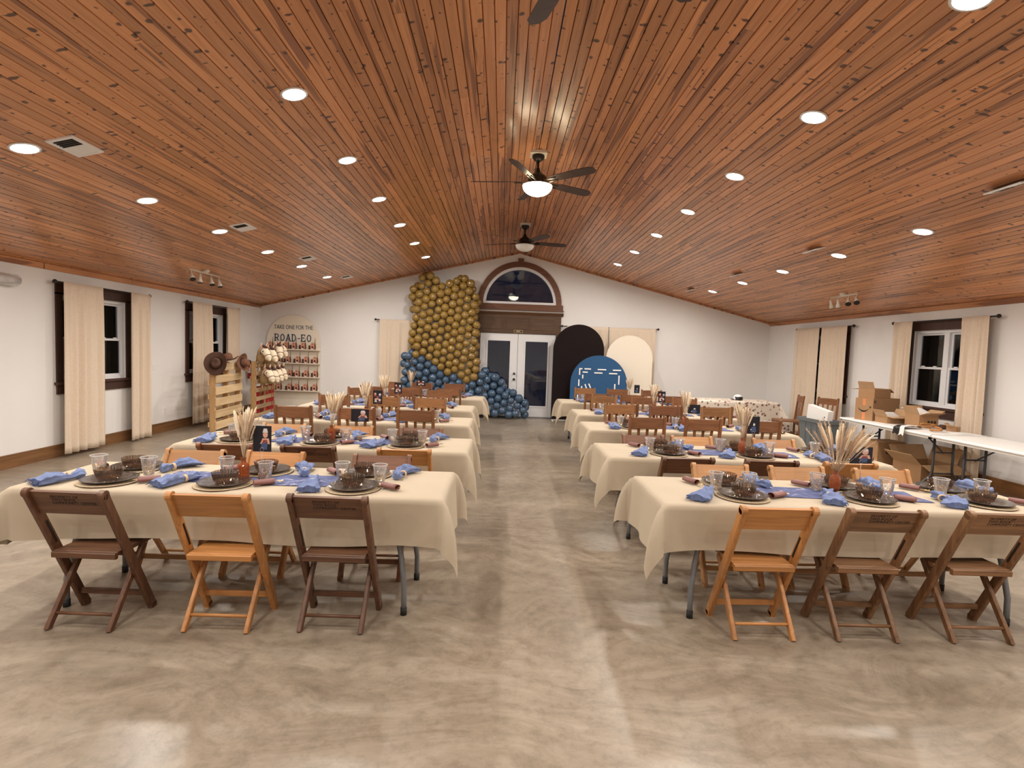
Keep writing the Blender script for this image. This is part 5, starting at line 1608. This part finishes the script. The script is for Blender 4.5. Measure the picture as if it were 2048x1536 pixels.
# big closed carton: local -x end carries the smile arrow
BA = Vector((5.17, 8.20, 0)); BB = Vector((5.27, 7.97, 0))
bz = math.atan2(.10, .23)
bc = (BA + BB) / 2 + Vector((math.cos(bz), math.sin(bz), 0)) * .33
big = carton((bc.x, bc.y, TT), bz, .66, .27, .33, 'large cardboard box with curved arrow logo and orange tape', {}, False)
b = MB()
arrow = [(.095 - .19 * t, .185 - .055 * math.sin(PI * t) + .012 * t) for t in [k / 12 for k in range(13)]]
wdt = [.002 + .010 * math.sin(PI * min(1, t * 1.1)) for t in [k / 12 for k in range(13)]]
b.add([(-.3312, y, z + w_) for (y, z), w_ in zip(arrow, wdt)] + [(-.3312, y, z - w_) for (y, z), w_ in zip(arrow, wdt)], [(k, k + 1, k + 14, k + 13) for k in range(12)])
b.add([(-.3312, -.070, .215), (-.3312, -.108, .218), (-.3312, -.102, .178), (-.3312, -.090, .200)], [(0, 1, 2, 3)])
b.build('arrow_logo', M['ink'], big)
b = MB(); b.rng(-.3308, -.330, -.022, .022, .23, .33); b.rng(-.3308, -.330, -.022, .022, .01, .12); b.build('tape', M['tape'], big)
b = MB()
for q in (0, .03): b.rng(-.31 + q, -.295 + q, -.1358, -.135, .27, .31)
b.build('print_marks', M['ink'], big)
top = carton((bc.x - .06, bc.y + .0, TT + .336), bz + .03, .42, .24, .145, 'open cardboard box stacked on top of the largest box', {'-x': 25, '+x': 118, '+y': 100})
carton((5.45, 7.83, TT), .12, .30, .22, .10, 'small open box holding white gridded paper', {'-x': 35, '+x': 25, '-y': 95})
b = MB(); b.prism([(-.13, 0), (.13, 0), (.13, .06), (.08, .12), (-.08, .12), (-.13, .06)], lambda x, z: (x, z * .75, z * .75), (0, .003, .0)); o = b.build('gridded_sheet', M['paper'], None, (5.46, 7.78, TT + .065), .12); tag(o, 'white gridded sheet sticking out of the small open box', 'paper')
b = MB()
for k in range(9): b.rng(-.115 + k * .028, -.1135 + k * .028, 0, .0005, 0, .10)
for k in range(4): b.rng(-.12, .12, 0, .0005, .01 + k * .026, .0115 + k * .026)
q = b.build('grid_lines', M['steel'], o); q.rotation_euler = (-math.radians(45), 0, 0); q.location = (0, -.0015, .002)
b3 = carton((5.66, 7.50, TT), .10, .30, .24, .17, 'open cardboard box with crumpled paper beside the window sill', {'-x': 28, '+x': 60, '-y': 70, '+y': 20})
b = MB()
for k in range(3): b.rng(-.02 + k * .05, .015 + k * .05, -.1208, -.120, .05, .09)
b.build('print_marks', M['ink'], b3)
b = MB(); b.grid(lambda u, v: ((u - .5) * .26 - .06 * v, -.10 + .26 * v, .0 + .12 * math.sin(1.6 * v + .2) + .008 * math.sin(u * 9 + v * 5)), 12, 10); o = b.build('packing_paper', M['paper'], None, (5.66, 7.52, TT + .13), .1); tag(o, 'crumpled white packing paper spilling from the open box', 'paper')
carton((5.72, 7.02, TT), .5, .13, .11, .06, 'tiny open kraft box on the white table near curtain', {'-x': 60, '+y': 40})
def sheet(x, y, rz, w, h, z, label):
    b = MB(); b.grid(lambda u, v: ((u - .5) * w, (v - .5) * h, .0008 + .003 * math.sin(u * 3 + v * 2) ** 2), 6, 6); o = b.build('paper_sheet', M['paper'], None, (x, y, z), rz); md = o.modifiers.new('t', 'SOLIDIFY'); md.thickness = .0006; tag(o, label, 'paper', 'loose papers')
sheet(5.28, 7.28, .4, .21, .28, TT, 'loose white paper under the black and white cloth')
sheet(5.62, 6.82, -.3, .21, .28, TT, 'loose white paper near the table joint by the kraft box')
# black-and-white cloth slipping over the edge
r = empty('folded_cloth', (5.20, 7.18, TT)); tag(r, 'black and white folded cloth hanging over the white table edge', 'cloth')
b = MB()
def bw(u, v, sh=0):
    x = .16 - .36 * u; y = (v - .5) * .16 + .03 * math.sin(u * 5 + sh) + sh
    z = .02 + .02 * math.sin(v * 7 + u * 3) ** 2
    if x < -.135: z -= (-.135 - x) * 1.6; x = -.135 + (x + .135) * .25
    return (x, y, z)
b.grid(lambda u, v: bw(u, v), 18, 8); b.build('black_layer', M['black'], r)
b = MB(); b.grid(lambda u, v: tuple(Vector(bw(u * .8 + .22, v * .5, -.05)) + Vector((-.006, 0, .012))), 18, 6); b.build('white_layer', M['paper'], r)
for q, (x, y, rz, lab) in enumerate(((5.50, 7.22, .3, 'tan leather belt coiled beside the black and white cloth'), (5.40, 6.92, 1.1, 'tan leather pouch near the edge of the white table'))):
    b = MB(); pts = [(.10 * math.cos(t) * (1 + .1 * t), .055 * math.sin(t), .012 + .006 * t) for t in [k * .42 for k in range(20 if q == 0 else 15)]]
    b.tube(pts, .011, 6, flat=1.4); o = b.build('leather_belt' if q == 0 else 'leather_strap', M['orange'], None, (x, y, TT), rz); tag(o, lab, 'belt')
b = MB(); b.ell((0, 0, .028), (.085, .05, .028), 16, 8); b.lathe([(.03, .03), (.05, .045), (.03, .06), (0, .062)], 12); o = b.build('small_cap', M['felt'], None, (5.74, 7.22, TT), .2); tag(o, 'small dark glittery cap lying beside the tan belt', 'cap')
# boxes under the tables
carton((5.42, 7.88, 0), .12, .46, .30, .46, 'tall brown carton standing under the box-covered table', {}, False)
ub = carton((5.62, 7.33, 0), .15, .58, .44, .26, 'large open carton on the floor under the white tables', {'-x': 50, '+x': 20, '-y': 115, '+y': 25})
b = MB(); b.rng(-.12, .06, -.1805, -.18, .30, .36); b.build('print_label', M['ink'], [o for o in bpy.data.objects if o.get('label') == 'tall brown carton standing under the box-covered table'][0])
# grey bin with a white flat carton
r = empty('storage_bin', (4.90, 8.66, 0), .06); tag(r, 'slate grey plastic storage bin beside the white folding table', 'storage bin')
b = MB()
def ringb(hx, hy, z): return [(-hx, -hy, z), (hx, -hy, z), (hx, hy, z), (-hx, hy, z)]
lv = [(.12, .25, 0), (.155, .32, .62), (.17, .335, .62), (.174, .34, .68), (.15, .31, .68), (.115, .245, .02)]
vs = [p for l_ in lv for p in ringb(*l_)]
fs = [(q * 4 + k, q * 4 + (k + 1) % 4, q * 4 + 4 + (k + 1) % 4, q * 4 + 4 + k) for q in range(len(lv) - 1) for k in range(4)] + [(0, 1, 2, 3), (20, 21, 22, 23)]
b.add(vs, fs); b.build('tub', M['bin'], r)
for k in (-.15, 0, .15): b = MB(); b.bar((-.130, k, .05), (-.160, k, .60), .012, .022); b.build('rib', M['bin'], r)
r = empty('white_flat_carton', (4.90, 8.68, .52), .06); tag(r, 'white flat carton standing in the grey bin', 'box')
b = MB(); b.box((0, 0, .19), (.09, .52, .30), 0, RX(math.radians(8))); b.build('body', M['paper'], r)
b = MB()
for k in (0, .05): b.box((-.0455, -.19 , .20 - k), (.001, .02, .025), 0, RX(math.radians(8)))
b.build('print_marks', M['ink'], r)
